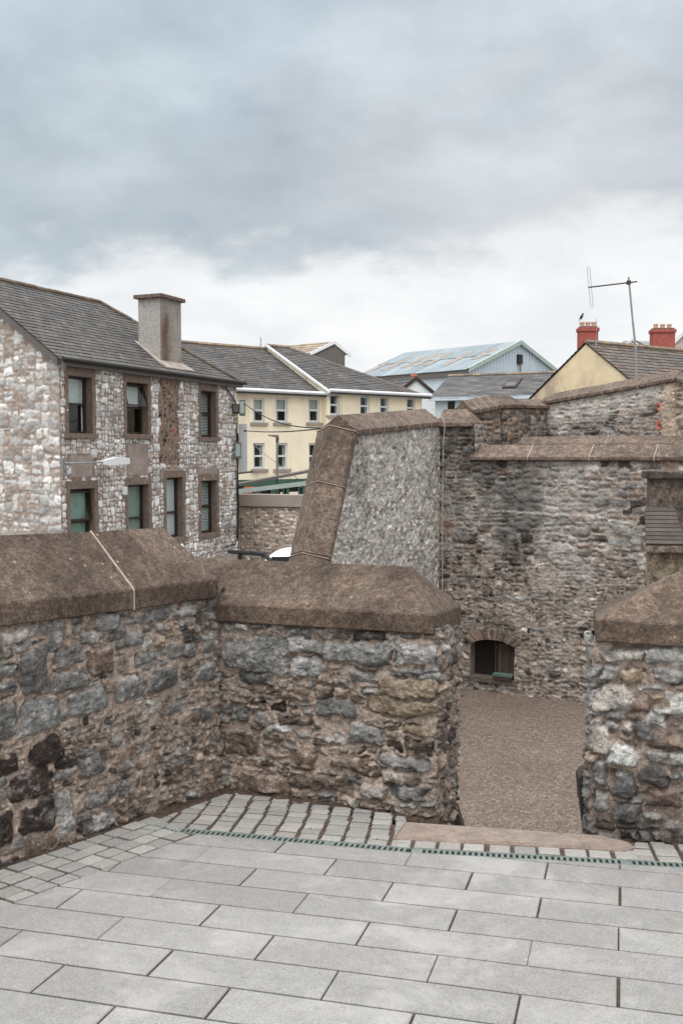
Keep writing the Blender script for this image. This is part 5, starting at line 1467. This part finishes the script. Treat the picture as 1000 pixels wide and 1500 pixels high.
# roof and small gable seen above the terrace
def simple_gable(name, label, apex, left, right, Y, depth, wallm, roofcols, bargem, wallbottom=YZ, back=(.0, 1), barge=.12, cat='building', ov=.1, extend=1.0, seed=21, ca=.5, cb_=.35, rmat='slate_plain'):
    """a gable end facing the viewer with the roof running back along 'back'"""
    a = at(*apex, Y); l = at(*left, Y); r = at(*right, Y)
    t = thing(name, label, cat, (a.x, Y, wallbottom)); bd = Vector((back[0], back[1], 0)).normalized() * depth
    mb = MB(); lb = Vector((l.x, l.y, wallbottom)); rb = Vector((r.x, r.y, wallbottom))
    mb.face([lb, rb, r, a, l]); mb.face([lb + bd, rb + bd, r + bd, a + bd, l + bd]); mb.face([lb, lb + bd, l + bd, l]); mb.face([rb, rb + bd, r + bd, r]); mb.build('wall', wallm, t)
    bn = bd.normalized()
    for (e, sd_) in ((l, 1), (r, -1)):
        up_ = (a - e); S = up_.length; A = bn
        Bn = up_.normalized(); e2 = e - Bn * .35
        slates('roof', e2 - bn * ov + Vector((0, 0, .05)), A, Bn, [(0, 0), (depth + ov, 0), (depth + ov, S + .35), (0, S + .35)], ca, cb_, roofcols, M[rmat], t, .02, seed=seed)
        mb = MB(); z_ = Vector((0, 0, barge)); f = -bn * (ov + .02); g2_ = -bn * .0
        mb.hexa([e2 + f - z_ * .5, e2 + f + z_ * .5, e2 + f + z_ * .5 + bn * .06, e2 + f - z_ * .5 + bn * .06], [a + f - z_ * .5, a + f + z_ * .5, a + f + z_ * .5 + bn * .06, a + f - z_ * .5 + bn * .06]); mb.build('barge_board', bargem, t)
    return t


def fin_(t):
    for o in list(t.children): o.location = o.location - t.location


t = simple_gable('dormer_house', 'distant slate gable with white barge boards rising behind the cream houses', (488, 501.5), (460, 515), (505, 515.5), 60, 9, M['fascia'], [(150, 132, 112), (130, 116, 100), (140, 128, 114)], M['white'], back=(-1, .8), cat='house', barge=.2); fin_(t)
t = simple_gable('small_gable', 'small pale gable with dark barge boards between the cream house and the blue shed', (608, 554), (585, 572), (643, 583), 58, 8, M['white'], CC, M['brownframe'], back=(-.5, 1), cat='house', barge=.22); fin_(t)
rp_ = thing('chimney_pot', 'single orange chimney pot poking up beside the blue shed roof', 'chimney', at(606, 556, 60))
mb = MB(); mb.tube([(0, 0, -.6), (0, 0, .25)], .16, 10); mb.tube([(0, 0, .2), (0, 0, .32)], .2, 10); mb.build('pot', M['orange'], rp_)

# industrial shed
sE = at(683, 542, 90); gd = Vector((.72, .69, 0)).normalized(); bd = Vector((-.69, .72, 0)).normalized()
shed = thing('industrial_shed', 'large pale blue metal shed with rust streaked shallow roof on the skyline', 'shed', (sE.x, sE.y, YZ))
aw = 7.8; ah = 3.05; LL = 14.6
ap = sE + gd * aw + Vector((0, 0, ah)); er = sE + gd * aw * 2; wb = lambda p: Vector((p.x, p.y, YZ))
mb = MB()
nP = 34
for k in range(nP):                               # ribbed cladding on the gable
    t0, t1 = k / nP, (k + 1) / nP
    for (a, b, o_) in ((t0, t0 + .6 / nP, 0), (t0 + .6 / nP, t1, .12)):
        hgt = lambda t: ah * (1 - abs(2 * t - 1))
        off_ = -bd * (o_ * .3)
        mb.face([wb(sE + gd * aw * 2 * a) + off_, wb(sE + gd * aw * 2 * b) + off_, sE + gd * aw * 2 * b + Vector((0, 0, hgt(b))) + off_, sE + gd * aw * 2 * a + Vector((0, 0, hgt(a))) + off_])
mb.face([wb(sE) + bd * .02, wb(er) + bd * .02, er + bd * .02, ap + bd * .02, sE + bd * .02]); mb.face([wb(sE), wb(sE + bd * LL), sE + bd * LL, sE]); mb.face([wb(er), wb(er + bd * LL), er + bd * LL, er]); mb.face([wb(sE + bd * LL), wb(er + bd * LL), er + bd * LL, ap + bd * LL, sE + bd * LL]); mb.build('wall', M['bluemetal'], shed)
for (e, s) in ((sE, gd), (er, -gd)):
    Bn = (ap - e).normalized(); S = (ap - e).length
    slates('roof', e - bd * .25 - Bn * .4 + Vector((0, 0, .12)), bd, Bn, [(0, 0), (LL + .3, 0), (LL + .3, S + .4), (0, S + .4)], .9, 4.4, [(124, 133, 137), (120, 129, 134), (129, 137, 139), (122, 131, 133)], mat_attr('sheet_roof', .6, 5, .12, .01, .6, stain=(.7, lin((140, 132, 124)), .56, .2)), shed, .05, seed=31, jit=0, half=False)
Bn = (ap - sE).normalized(); S = (ap - sE).length
for k, (s0, b0, b1) in enumerate(((1.0, 3.0, 6.3), (3.4, 1.5, 6.0), (6.3, 2.2, 6.2), (7.8, 2.2, 6.4), (9.2, 2.0, 5.6), (11.4, 1.6, 5.8), (13.4, 1.2, 4.6))):
    mb = MB(); e = sE + Vector((0, 0, .12)); n3 = bd.cross(Bn).normalized(); n3 = n3 if n3.z > 0 else -n3
    mb.hexa([e + bd * s0 + Bn * b0 + n3 * .02, e + bd * (s0 + .75) + Bn * b0 + n3 * .02, e + bd * (s0 + .75) + Bn * b1 + n3 * .02, e + bd * s0 + Bn * b1 + n3 * .02],
            [e + bd * s0 + Bn * b0 + n3 * .062, e + bd * (s0 + .75) + Bn * b0 + n3 * .062, e + bd * (s0 + .75) + Bn * b1 + n3 * .062, e + bd * s0 + Bn * b1 + n3 * .062]); mb.build('rooflight', M['rust'], shed)
mb = MB(); mb.hexa([sE - bd * .2 - gd * .3 + Vector((0, 0, -.5)), sE + bd * LL - gd * .3 + Vector((0, 0, -.5)), sE + bd * LL + Vector((0, 0, -.5)), sE - bd * .2 + Vector((0, 0, -.5))], [sE - bd * .2 - gd * .3, sE + bd * LL - gd * .3, sE + bd * LL, sE - bd * .2]); mb.build('gutter', M['fascia'], shed)
mb = MB()
for (a, b) in ((sE, ap), (ap, er)):
    z_ = Vector((0, 0, .2)); mb.hexa([a - bd * .3 - z_, a - bd * .3 + z_, a + z_, a - z_], [b - bd * .3 - z_, b - bd * .3 + z_, b + z_, b - z_])
mb.build('verge_trim', M['palegreen'], shed)
vv_ = sE + gd * aw - bd * .2; mb = MB(); c_ = vv_ + Vector((0, 0, ah - 1.6)); mb.hexa([c_ - gd * .35 + Vector((0, 0, -.45)), c_ + gd * .35 + Vector((0, 0, -.45)), c_ + gd * .35 + bd * .3 + Vector((0, 0, -.45)), c_ - gd * .35 + bd * .3 + Vector((0, 0, -.45))], [c_ - gd * .35 + Vector((0, 0, .45)), c_ + gd * .35 + Vector((0, 0, .45)), c_ + gd * .35 + bd * .3 + Vector((0, 0, .45)), c_ - gd * .35 + bd * .3 + Vector((0, 0, .45))]); mb.build('vent', M['black'], shed)
mb = MB(); mb.tube([c_ + Vector((0, 0, -.4)), c_ + Vector((0, 0, -5))], .07, 6); mb.build('vent_pipe', M['fascia'], shed)
fin_(shed)

# low slate-roofed shed in front of it
S0 = at(637, 583, 52); S1 = at(775, 580.5, 50); SP = Pl(S0, S1)
ls_ = thing('slate_shed', 'low pale blue building under a long dark slate roof with a rooflight', 'building', (S0.x, S0.y, YZ))
zs_ = SP.uz(640, 584)[1]
mb = MB(); mb.pbox(SP, 0, SP.L + 2.5, YZ, zs_, -7, 0); mb.build('wall', M['bluemetal'], ls_)
P_, A_, B_, S_, N_, p3 = gable_roof(SP, -.3, SP.L + 2.5, zs_ + .1, 3.2, (735, 549), 41, ls_, [(98, 95, 94), (106, 102, 100), (90, 88, 88)], hipL=.0)
mb = MB(); mb.pbox(SP, -.3, SP.L + 2.3, zs_ - .12, zs_ + .05, .0, .3); mb.build('fascia', M['bluemetal'], ls_)
uu0, uu1 = SP.u(655), SP.u(665); zt_ = SP.uz(660, 588)[1]; mb = MB(); mb.pbox(SP, uu0, uu1, zt_ - .5, zt_, .0, .03); mb.build('window', M['black'], ls_)
mb = MB(); q = P_ + A_ * (SP.u(727) + .3) + B_ * 1.3; n3 = Vector((0, 0, 1)); mb.hexa([q, q + A_ * .7, q + A_ * .7 + B_ * 1.5, q + B_ * 1.5], [q + n3 * .12, q + A_ * .7 + n3 * .12, q + A_ * .7 + B_ * 1.5 + n3 * .12, q + B_ * 1.5 + n3 * .12]); rl_ = mb.build('rooflight', M['brownframe'], ls_)
mb = MB(); mb.face([q + A_ * .1 + B_ * .15 + n3 * .13, q + A_ * .6 + B_ * .15 + n3 * .13, q + A_ * .6 + B_ * .75 + n3 * .13, q + A_ * .1 + B_ * .75 + n3 * .13]); mb.build('pane', M['fascia'], rl_)
fin_(ls_)

# cream gable house with red chimneys
g0 = at(857.5, 511, 38); gdir = Vector((1, -.62, 0)).normalized(); rdir = Vector((.62, 1, 0)).normalized() if False else Vector((1.45, 1, 0)).normalized()
gdir = Vector((1, -1.1, 0)).normalized()
GPl = Pl((g0.x - gdir.x * 6, g0.y - gdir.y * 6), (g0.x, g0.y))
def gp(px, py): u_, z_ = GPl.uz(px, py); return GPl.P(u_, z_)
apx_l = gp(845, 510); apx_r = gp(870, 510); lb_ = gp(772, 583); 
slp = (apx_l.z - lb_.z) / ((apx_l - lb_).xy.length)
apm = (apx_l + apx_r) / 2; apm.z += .15
ev = 4.6
le = Vector((apm.x, apm.y, apm.z)) - gdir * ev; le.z = apm.z - slp * ev; re = apm + gdir * ev; re.z = apm.z - slp * ev
ch_ = thing('gabled_house', 'house with weathered cream gable, brown slate roof and two red chimneys', 'house', (apm.x, apm.y, YZ))
dep = rdir * 6.6
mb = MB(); mb.face([wb(le), wb(re), re, apm, le]); mb.face([wb(le), wb(le + dep), le + dep, le]); mb.face([wb(re), wb(re + dep), re + dep, re]); mb.face([wb(le) + dep, wb(re) + dep, re + dep, apm + dep, le + dep]); mb.build('wall', M['creamold'], ch_)
RC_ = [(92, 83, 77), (82, 77, 74), (100, 87, 77), (76, 72, 70), (96, 82, 72)]
for e in (le, re):
    Bn = (apm - e).normalized(); S = (apm - e).length
    slates('roof', e - rdir * .05 - Bn * .3 + Vector((0, 0, .06)), rdir, Bn, [(0, 0), (6.8, 0), (6.8, S + .3), (0, S + .3)], .32, .22, RC_, M['slate'], ch_, .02, seed=51)
mb = MB()
for k in range(15): mb.tube([apm + rdir * (k * .43) + Vector((0, 0, .09)), apm + rdir * (k * .43 + .41) + Vector((0, 0, .09))], .1, 6, lin(random.choice([(130, 110, 90), (118, 104, 92)])))
mb.build('ridge_tiles', M['slate'], ch_)


def red_chimney(px0, px1, pyt, pyb, base, lab, n=3):
    base = base + rdir * .95; Yc = base.y; x0 = at(px0, 600, Yc).x; x1 = at(px1, 600, Yc).x; zt_ = at(500, pyt, Yc).z; zb_ = at(500, pyb, Yc).z - .15; wdt = x1 - x0
    mb = MB(); cx = (x0 + x1) / 2
    mb.box(x0, Yc - wdt * .3, zb_, x1, Yc + wdt * .3, zt_ - .32); c = mb.build('chimney', M['red'], ch_, lab, bevel=.012)
    mb = MB(); mb.box(x0 - .04, Yc - wdt * .3 - .04, zt_ - .34, x1 + .04, Yc + wdt * .3 + .04, zt_ - .2); mb.build('cap', M['red'], c, bevel=.012)
    mb = MB(); mb.box(x0 + .02, Yc - wdt * .26, zt_ - .2, x1 - .02, Yc + wdt * .26, zt_ - .14, lin((176, 150, 124))); mb.build('flaunching', M['coping_far'], c, bevel=.015)
    for k in range(n):
        xx_ = x0 + wdt * (k + .6) / (n + .2); mb = MB(); mb.tube([(xx_, Yc, zt_ - .16), (xx_, Yc, zt_)], .085, 10); mb.tube([(xx_, Yc, zt_ - .03), (xx_, Yc, zt_ + .03)], .10, 10); mb.build('pot', mat_plain('clay_pot', (186, 150, 126), 9, .15, .85), c)
    return zt_, cx


cz1, cx1 = red_chimney(845, 872, 473, 511, apm, 'red chimney on the gable', 3)
b2_ = apm + rdir * 5.0
cz2, cx2 = red_chimney(951.5, 983, 476, 520, b2_, 'red chimney further along the ridge', 3)
fin_(ch_)
# bird on the first chimney
bp_ = Vector((at(851, 470, apm.y).x, apm.y, cz1 + .03)); bird = thing('bird', 'small black bird perched on the pot of the nearer red chimney', 'bird', bp_)
bm = bmesh.new()
def ell(c, r, rot=0):
    g_ = bmesh.ops.create_icosphere(bm, subdivisions=2, radius=1)['verts']
    for v in g_:
        x, y, z = v.co.x * r[0], v.co.y * r[1], v.co.z * r[2]; v.co = Vector((c[0] + x * math.cos(rot) - z * math.sin(rot), c[1] + y, c[2] + x * math.sin(rot) + z * math.cos(rot)))
ell((0, 0, .13), (.055, .05, .10), -.5); ell((.05, 0, .235), (.036, .034, .036)); ell((-.06, 0, .05), (.018, .022, .09), -.55); ell((.095, 0, .24), (.022, .007, .008))
ell((.0, .02, .03), (.005, .005, .04)); ell((.0, -.02, .03), (.005, .005, .04))
me = bpy.data.meshes.new('body'); bm.to_mesh(me); bm.free(); obj('body', me, M['black'], bird)
# roofs behind the gabled house
t = simple_gable('distant_roof', 'distant slate roof with a white gable peeping over the brown roof, left of the second red chimney', (926, 497), (917, 505), (934, 505.5), 62, 5, M['white'], CC, M['white'], back=(.5, 1), cat='house', barge=.16); fin_(t)
a3 = at(934, 498, 64); b3 = at(960, 500, 66)
dh = thing('distant_house', 'far slate roof running behind the second red chimney', 'house', (a3.x, a3.y, YZ))
mb = MB(); bk3 = Vector((0, 5, 0)); a4 = at(905, 510, 66); b4 = at(990, 512, 66); a5 = at(912, 499, 70); b5 = at(990, 501, 70)
mb.face([a4, b4, b5, a5], lin((120, 116, 112))); mb.build('roof', M['slate_plain'], dh)
mb = MB(); mb.hexa([(a4.x, a4.y + .2, YZ), (b4.x, b4.y + .2, YZ), (b4.x, b4.y + 6, YZ), (a4.x, a4.y + 6, YZ)], [(a4.x, a4.y + .2, a4.z - .1), (b4.x, b4.y + .2, a4.z - .1), (b4.x, b4.y + 6, a4.z - .1), (a4.x, a4.y + 6, a4.z - .1)]); mb.build('wall', M['white'], dh); fin_(dh)
t = simple_gable('rubble_gable', 'stone gable with white barge boards at the far right beyond the red chimney', (1001, 489), (975, 514), (1030, 512), 46, 8, M['wall_house'], CC, M['white'], back=(.8, 1), cat='house', barge=.2); fin_(t)
for o in t.children:
    if o.name.startswith('wall'):
        for l in o.data.color_attributes[0].data: l.color = (*lin((176, 164, 156)), 1)
if 0: t = simple_gable('brown_roofed_house', 'brown slate roof descending at the right edge, behind the rampart peak', (1040, 505), (960, 560), (1150, 570), 34, 8, M['creamold'], RC_, M['fascia'], back=(-.5, 1), cat='house', barge=.1); fin_(t)

# aerial
ae = at(931, 566, 27); aer = thing('television_aerial', 'tall leaning television aerial mast with a long crossbar above the brown roof', 'aerial', ae)
P = lambda px, py: at(px, py, 27) - ae
mb = MB(); mb.tube([P(931.5, 572), P(930, 508), P(926, 470)], .032, 8, r2=.028); mb.tube([P(926, 470), P(920, 406)], .026, 8); mb.build('mast', M['metal'], aer)
mb = MB(); mb.tube([P(861, 421), P(932.5, 412.5)], .02, 6); mb.box(P(920, 414).x - .05, -.05, P(920, 414).z - .05, P(920, 414).x + .05, .05, P(920, 414).z + .05); mb.build('crossbar', M['iron'], aer)
mb = MB(); mb.tube([P(859, 392), P(861, 390.5), P(863, 392), P(868, 450), P(866, 451), P(864.5, 449), P(859, 392)], .007, 5); mb.build('dipole', M['metal'], aer)
ra_ = at(872, 500, apm.y); rod = thing('rod_aerial', 'thin upright rod aerial beside the nearer red chimney', 'aerial', ra_)
mb = MB(); mb.tube([(0, 0, -.3), (.02, 0, .85)], .01, 5); mb.build('rod', M['metal'], rod); mb = MB(); mb.box(-.03, -.03, -.2, .03, .03, -.05); mb.build('clamp', M['metal'], rod)
r2a = at(382, 512, 62); rod = thing('roof_spike', 'thin far off mast standing on the ridge of the cream terrace', 'aerial', r2a)
mb = MB(); mb.tube([(0, 0, -1), (0, 0, .75)], .03, 5); mb.build('rod', M['metal'], rod); mb = MB(); mb.tube([(-.1, 0, .3), (.1, 0, .3)], .02, 5); mb.build('crosspiece', M['metal'], rod)

# ================================================================== LANE BEHIND THE HOUSE
WL0 = at(300, 742, 33); WL1 = at(560, 742, 31); WL = Pl(WL0, WL1)
lane = thing('lane_wall', 'pale rubble wall with a concrete band along its top behind the white car', 'wall', (WL0.x, WL0.y, YZ))
zl = WL.uz(400, 742)[1]; zl2 = WL.uz(400, 724.5)[1]
pL = pal([(3, (176, 168, 161)), (2, (190, 184, 178)), (2, (156, 145, 136)), (1, (132, 116, 104))])
lst = rubble(0, WL.L, YZ - .2, 1.4, lambda u, v: .13, 1.25, lambda u, v, r: pL(r), random.Random(43), .5)
masonry('masonry', [V2(WL.P(0, 0)), V2(WL.P(WL.L, 0))], YZ - .1, zl, .026, lst, lin((168, 148, 132)), M['wall_house'], lane, gap=.04, prot=.04, warp=.05, wf=2, rough=.02, seed=101, soft=.02, mortn=.02,
        core=[([V2(WL.P(0, 0, -.03)), V2(WL.P(WL.L, 0, -.03)), V2(WL.P(WL.L, 0, -.4)), V2(WL.P(0, 0, -.4))], YZ - .1, zl - .01)])
mb = MB(); mb.pbox(WL, 0, WL.L, zl, zl2, -.45, .07); mb.build('band', M['band'], lane, bevel=.01); mb = MB(); mb.pbox(WL, 0, WL.L, zl - .03, zl + .0, -.4, .045); mb.build('drip', M['surround'], lane); fin_(lane)
# lean-to canopy and shopfront
LT0 = at(345, 722, 36); LT1 = at(470, 700, 36); can = thing('lean_to_roof', 'low lean to roof edge with pale green gutter above the lane wall', 'roof', (LT0.x, 36, YZ))
LT0 = LT0 - (LT1 - LT0) * .1
up_ = Vector((0, 0, .14)); bk_ = Vector((0, 1.6, 0))
mb = MB(); mb.hexa([LT0 + up_ * 1.6 , LT1 + up_ * 1.9, LT1 + up_ * 1.9 + bk_, LT0 + up_ * 1.6 + bk_], [LT0 + up_ * 2.2, LT1 + up_ * 2.5, LT1 + up_ * 2.7 + bk_, LT0 + up_ * 2.4 + bk_]); mb.build('roof_sheet', M['fascia'], can)
mb = MB(); g_ = LT1 + Vector((0, 0, -.22)); mb.hexa([LT0 - up_ * .1, g_, g_ + Vector((0, .2, 0)), LT0 - up_ * .1 + Vector((0, .2, 0))], [LT0 + up_ * 1.0, g_ + up_ * 1.2, g_ + up_ * 1.2 + Vector((0, .2, 0)), LT0 + up_ * 1.0 + Vector((0, .2, 0))]); mb.build('gutter', M['palegreen'], can)
mb = MB()
for px in (349, 372, 395, 418, 441, 464): q = at(px, 722, 36.4); mb.box(q.x - .04, 36.3, YZ, q.x + .04, 36.4, q.z + .2)
mb.build('posts', M['black'], can); fin_(can)
ucs0, ucs1 = CF.u(352), CF.u(477); zs1 = CF.uz(400, 702)[1]; zs0 = CF.uz(400, 711)[1]
shop = thing('shopfront', 'green shopfront fascia with dark glazing along the foot of the cream terrace', 'shopfront', CF.P(ucs0, YZ, .1))
mb = MB(); mb.pbox(CF, ucs0 - 6, ucs1, zs0, zs1, .02, .25); mb.build('fascia', M['green'], shop)
mb = MB(); mb.pbox(CF, ucs0 - 6, ucs1, YZ, zs0, .02, .10); mb.build('glazing', M['black'], shop)
mb = MB()
for px in (352, 371, 394, 413, 436, 462): u_ = CF.u(px); mb.pbox(CF, u_ - .1, u_ + .25, YZ, zs0, .10, .18)
mb.build('pilasters', M['green'], shop)
mb = MB(); mb.pbox(CF, CF.u(352), CF.u(368), zs0 - .28, zs0 - .02, .26, .3); mb.build('sign', M['orange'], shop); mb = MB(); mb.pbox(CF, CF.u(408), CF.u(450), zs0 - .55, zs0 - .3, .12, .16); mb.build('notice', M['cream'], shop); fin_(shop)
# street lamp
lb = at(405.5, 722, 37); lb.z = YZ; sl = thing('street_lamp', 'grey street lamp with a flat head in front of the cream terrace', 'street lamp', lb)
zt_ = at(405.5, 641, 37).z - YZ
mb = MB(); mb.tube([(0, 0, 0), (0, 0, 1.2)], .09, 10); mb.tube([(0, 0, 1.2), (.02, 0, zt_)], .055, 10, r2=.04); mb.build('pole', M['metal'], sl)
mb = MB(); mb.hexa([(.08, -.1, zt_ - .02), (.08, .1, zt_ - .02), (-.32, .08, zt_ + .06), (-.32, -.08, zt_ + .06)], [(.06, -.08, zt_ + .1), (.06, .08, zt_ + .1), (-.34, .05, zt_ + .11), (-.34, -.05, zt_ + .11)]); mb.tube([(.02, 0, zt_ - .18), (.03, 0, zt_ + .02)], .06, 8); mb.build('head', M['fascia'], sl)
# overhead wires
for (a, b, sag, lab) in (((356, 590), (492, 627), .25, 'upper black overhead wire sagging from the stone house corner to the grey wall'), ((358, 631), (490, 626), .06, 'lower black overhead wire, almost level, from the stone house corner'), ((372, 652), (480, 728), .1, 'thin pale stay wire slanting down across the terrace towards the lean to')):
    A0 = at(*a, H1.y - .1); B0 = at(*b, 19 if sag > .2 or sag < .09 else 37)
    if 'stay' in lab: A0 = at(*a, 37)
    t = thing('overhead_wire', lab, 'wire', A0, group='wires strung beside the stone house'); mb = MB()
    mb.tube([A0.lerp(B0, k / 14) - A0 - Vector((0, 0, sag * math.sin(math.pi * k / 14))) for k in range(15)], .014 if 'stay' not in lab else .012, 5); mb.build('strand', M['black'] if 'stay' not in lab else M['metal'], t)
    mb = MB(); mb.tube([(-.02, 0, 0), (.06, 0, -.01)], .03, 6); mb.build('insulator', M['black'], t)
hose = thing('pipe', 'black pipe lying behind the parapet between the stone house and the white car', 'pipe', at(366, 811, 22))
mb = MB(); q = at(366, 811, 22); mb.tube([at(336, 808, 23) - q, at(352, 809.5, 22.4) - q, at(372, 810.5, 22) - q, at(389, 813, 21.6) - q, at(396, 822, 21.5) - q], .05, 8); mb.tube([at(386, 812.3, 21.65) - q, at(389, 813, 21.6) - q], .062, 8)
mb.build('tube', M['black'], hose)
mb = MB(); e = at(352, 811, 22.4) - q; mb.box(e.x - .05, e.y - .05, YZ - q.z, e.x + .05, e.y + .05, e.z - .03); mb.build('support', M['black'], hose)

# car: only the roof clears the parapet
roofp = at(434, 801, 23.5)
car = thing('parked_car', 'white car in the lane, only its roof showing above the merlon', 'car', (at(383, 810, 23.5).x + .75, 23.5, YZ - .16)); CH = roofp.z - (YZ - .16)
def carbody():
    prof = [(-2.05, .30), (-2.1, .62), (-1.95, .80), (-1.15, .93), (-.55, CH - .09), (-.1, CH - .01), (.6, CH), (1.2, CH - .07), (1.75, .98), (2.05, .92), (2.1, .4), (2.0, .28)]
    bm = bmesh.new(); rings = []
    for (y, ins) in ((-.84, .06), (-.78, 0), (-.4, 0), (0, 0), (.4, 0), (.78, 0), (.84, .06)):
        ring = []
        for (x, z) in prof:
            tuck = .18 * max(0, (z - .9) / (CH - .9)); yy_ = y * (1 - tuck); zz_ = z - (.05 * (y / .8) ** 2 if z > 1.1 else 0) - (ins if z > .9 else 0) * .5
            ring.append(bm.verts.new((x * (1 - ins * .3), yy_, zz_)))
        rings.append(ring)
    n = len(prof)
    for a, b in zip(rings, rings[1:]):
        for i in range(n): j = (i + 1) % n; bm.faces.new((a[i], a[j], b[j], b[i]))
    bm.faces.new(rings[0][::-1]); bm.faces.new(rings[-1]); bmesh.ops.recalc_face_normals(bm, faces=bm.faces)
    for f in bm.faces: f.smooth = True
    me = bpy.data.meshes.new('body'); bm.to_mesh(me); bm.free(); o = obj('body', me, mat_plain('white_car_paint', (228, 232, 236), 2, .02, .25, spec=.5), car)
    sm = o.modifiers.new('sub', 'SUBSURF'); sm.levels = 2; sm.render_levels = 2
carbody()
for s in (-1, 1):
    mb = MB(); y = s * .79
    mb.hexa([(-1.0, y, .95), (1.5, y, .99), (1.1, y * .9, CH - .16), (-.45, y * .9, CH - .16)], [(-1.0, y + s * .02, .95), (1.5, y + s * .02, .99), (1.1, y * .9 + s * .02, CH - .16), (-.45, y * .9 + s * .02, CH - .16)]); mb.build('side_window', M['black'], car)
    for x in (-1.3, 1.3):
        mb = MB(); mb.tube([(x, s * .7, .31), (x, s * .86, .31)], .31, 20); wh = mb.build('wheel', M['tyre'], car)
        mb = MB(); mb.tube([(x, s * .855, .31), (x, s * .875, .31)], .19, 14); mb.build('rim', M['metal'], wh)
    mb = MB(); mb.box(-2.09, s * .6 - .12, .62, -2.0, s * .6 + .12, .76); mb.build('headlight', M['white'], car)
# dark soil and grit gathered along the foot of the walls
def grit(name, pts, wdt, hgt, sd_):
    mb = MB(); P = [Vector(p) for p in pts]; rg = random.Random(sd_)
    for a, b in zip(P, P[1:]):
        L = (b - a).length; d = (b - a).normalized(); n_ = Vector((d.y, -d.x)); k_ = int(L / .012)
        if n_.dot(-a) < 0: n_ = -n_
        ring = []
        for k in range(k_ + 1):
            p = a + d * (L * k / k_); s_ = L * k / k_; w_ = wdt * (.7 + .9 * abs(mnoise.noise(Vector((s_ * 9, sd_, 0))))); h_ = hgt * (.6 + .9 * abs(mnoise.noise(Vector((s_ * 14, sd_, 3)))))
            ring.append([lift((p + n_ * (w_ * t - .05)), .012 + (h_ + .008) * z + .003 * mnoise.noise(Vector((s_ * 60, t * 9, 1)))) for t, z in ((0, 1), (.45, .95), (.75, .5), (1.0, .1), (1.15, -.6))])
        for r0_, r1_ in zip(ring, ring[1:]):
            for i in range(4): mb.face([r0_[i], r0_[i + 1], r1_[i + 1], r1_[i]], lin(rg.choice([(66, 54, 46), (58, 48, 41), (76, 62, 52)])))
    o = mb.build(name, M['bed']); o['kind'] = 'stuff'; o['label'] = 'dark soil and grit gathered along the foot of the walls'; o['category'] = 'soil'
grit('soil', [LPL.O - d1 * 1.5, LPL.O + d1 * LPL.L, Vector((MBP.x, MBP.y)) + d2 * .02], .10, .016, 3)
grit('soil', [PC, PC + d3 * 2.0], .09, .014, 8)
# small grit and leaf bits lying in the sett joints and on the slabs
mb = MB(); rg = random.Random(12)
for k in range(240):
    if k < 200: px, py = rg.uniform(300, 620), rg.uniform(1172, 1238)
    else: px, py = rg.uniform(600, 930), rg.uniform(1222, 1248)
    p = fl(px, py); 
    if (Vector((p.x, p.y)) - LPL.O).dot(LPL.n) < .04 or (Vector((p.x, p.y)) - MPL.O).dot(MPL.n) < .03: continue
    r_ = rg.uniform(.0015, .005); a = rg.uniform(0, 6.28); q = []
    for i in range(5): q.append((p.x + r_ * rg.uniform(.6, 1.3) * math.cos(a + i * 1.256), p.y + r_ * rg.uniform(.6, 1.3) * math.sin(a + i * 1.256)))
    mb.hexa([lift(t, .010) for t in q], [lift(t, .0155 + r_ * .5) for t in q], lin(rg.choice([(96, 74, 56), (70, 56, 46), (120, 98, 76), (84, 72, 62)])))
o = mb.build('grit', M['bed']); o['kind'] = 'stuff'; o['label'] = 'brown grit and leaf crumbs scattered over the setts'; o['category'] = 'grit'

# a few pale lichen crusts on the left coping near its end
lm = mat_plain('lichen', (196, 188, 172), 60, .2, .95, .002)
for (px, py, r_) in ((258, 803, .018), (264, 808, .012), (266, 799, .010), (292, 829, .012), (295, 834, .009), (310, 847, .012), (244, 795, .010)):
    u_, z_ = LC.uz(px, py)
    r3 = ray(px, py); A3_, B3_, C3_ = a1, a1 - dd * .4, rv(a1) - dd * .12
    n3_ = (B3_ + Vector((0, 0, lip)) - a1 - Vector((0, 0, lip))).cross(rv(a0) - a0 - Vector((0, 0, lip))).normalized(); h3 = (aj + Vector((0, 0, lip)) - CAM).dot(n3_) / r3.dot(n3_)
    c3 = CAM + r3 * h3; tx_ = dd; ty_ = n3_.cross(dd).normalized(); sgn = 1 if n3_.z > 0 else -1
    mb = MB(); q = []
    for k in range(9):
        t = k / 9 * 6.283; rr_ = r_ * random.uniform(.55, 1.3); q.append(c3 + tx_ * rr_ * math.cos(t) * 1.3 + ty_ * rr_ * math.sin(t))
    mb.hexa([p - n3_ * sgn * .004 for p in q], [p + n3_ * sgn * .003 for p in q])
    o = mb.build('lichen_patch', lm, lwall); o.location = -lwall.location

# rough stones sticking out at the outer foot of the opening
def rough_block(parent, pts_px, Y, depth, c):
    mb = MB(); f = [at(px, py, Y) for px, py in pts_px]; mb.hexa(f, [p + Vector((.02, depth, -.01)) for p in f], lin(c))
    o = mb.build('projecting_stone', M['wall_near'], parent, bevel=.008); o.location = -parent.location
rough_block(pier, [(847, 1140), (855, 1131), (868, 1136), (868, 1178), (850, 1180)], 5.2, .16, (66, 58, 52))
rough_block(pier, [(850, 1181), (868, 1179), (868, 1240), (857, 1236)], 5.2, .14, (56, 49, 44))
rough_block(mer, [(640, 1168), (662, 1172), (672, 1194), (682, 1226), (640, 1230)], 5.35, .16, (72, 62, 55))
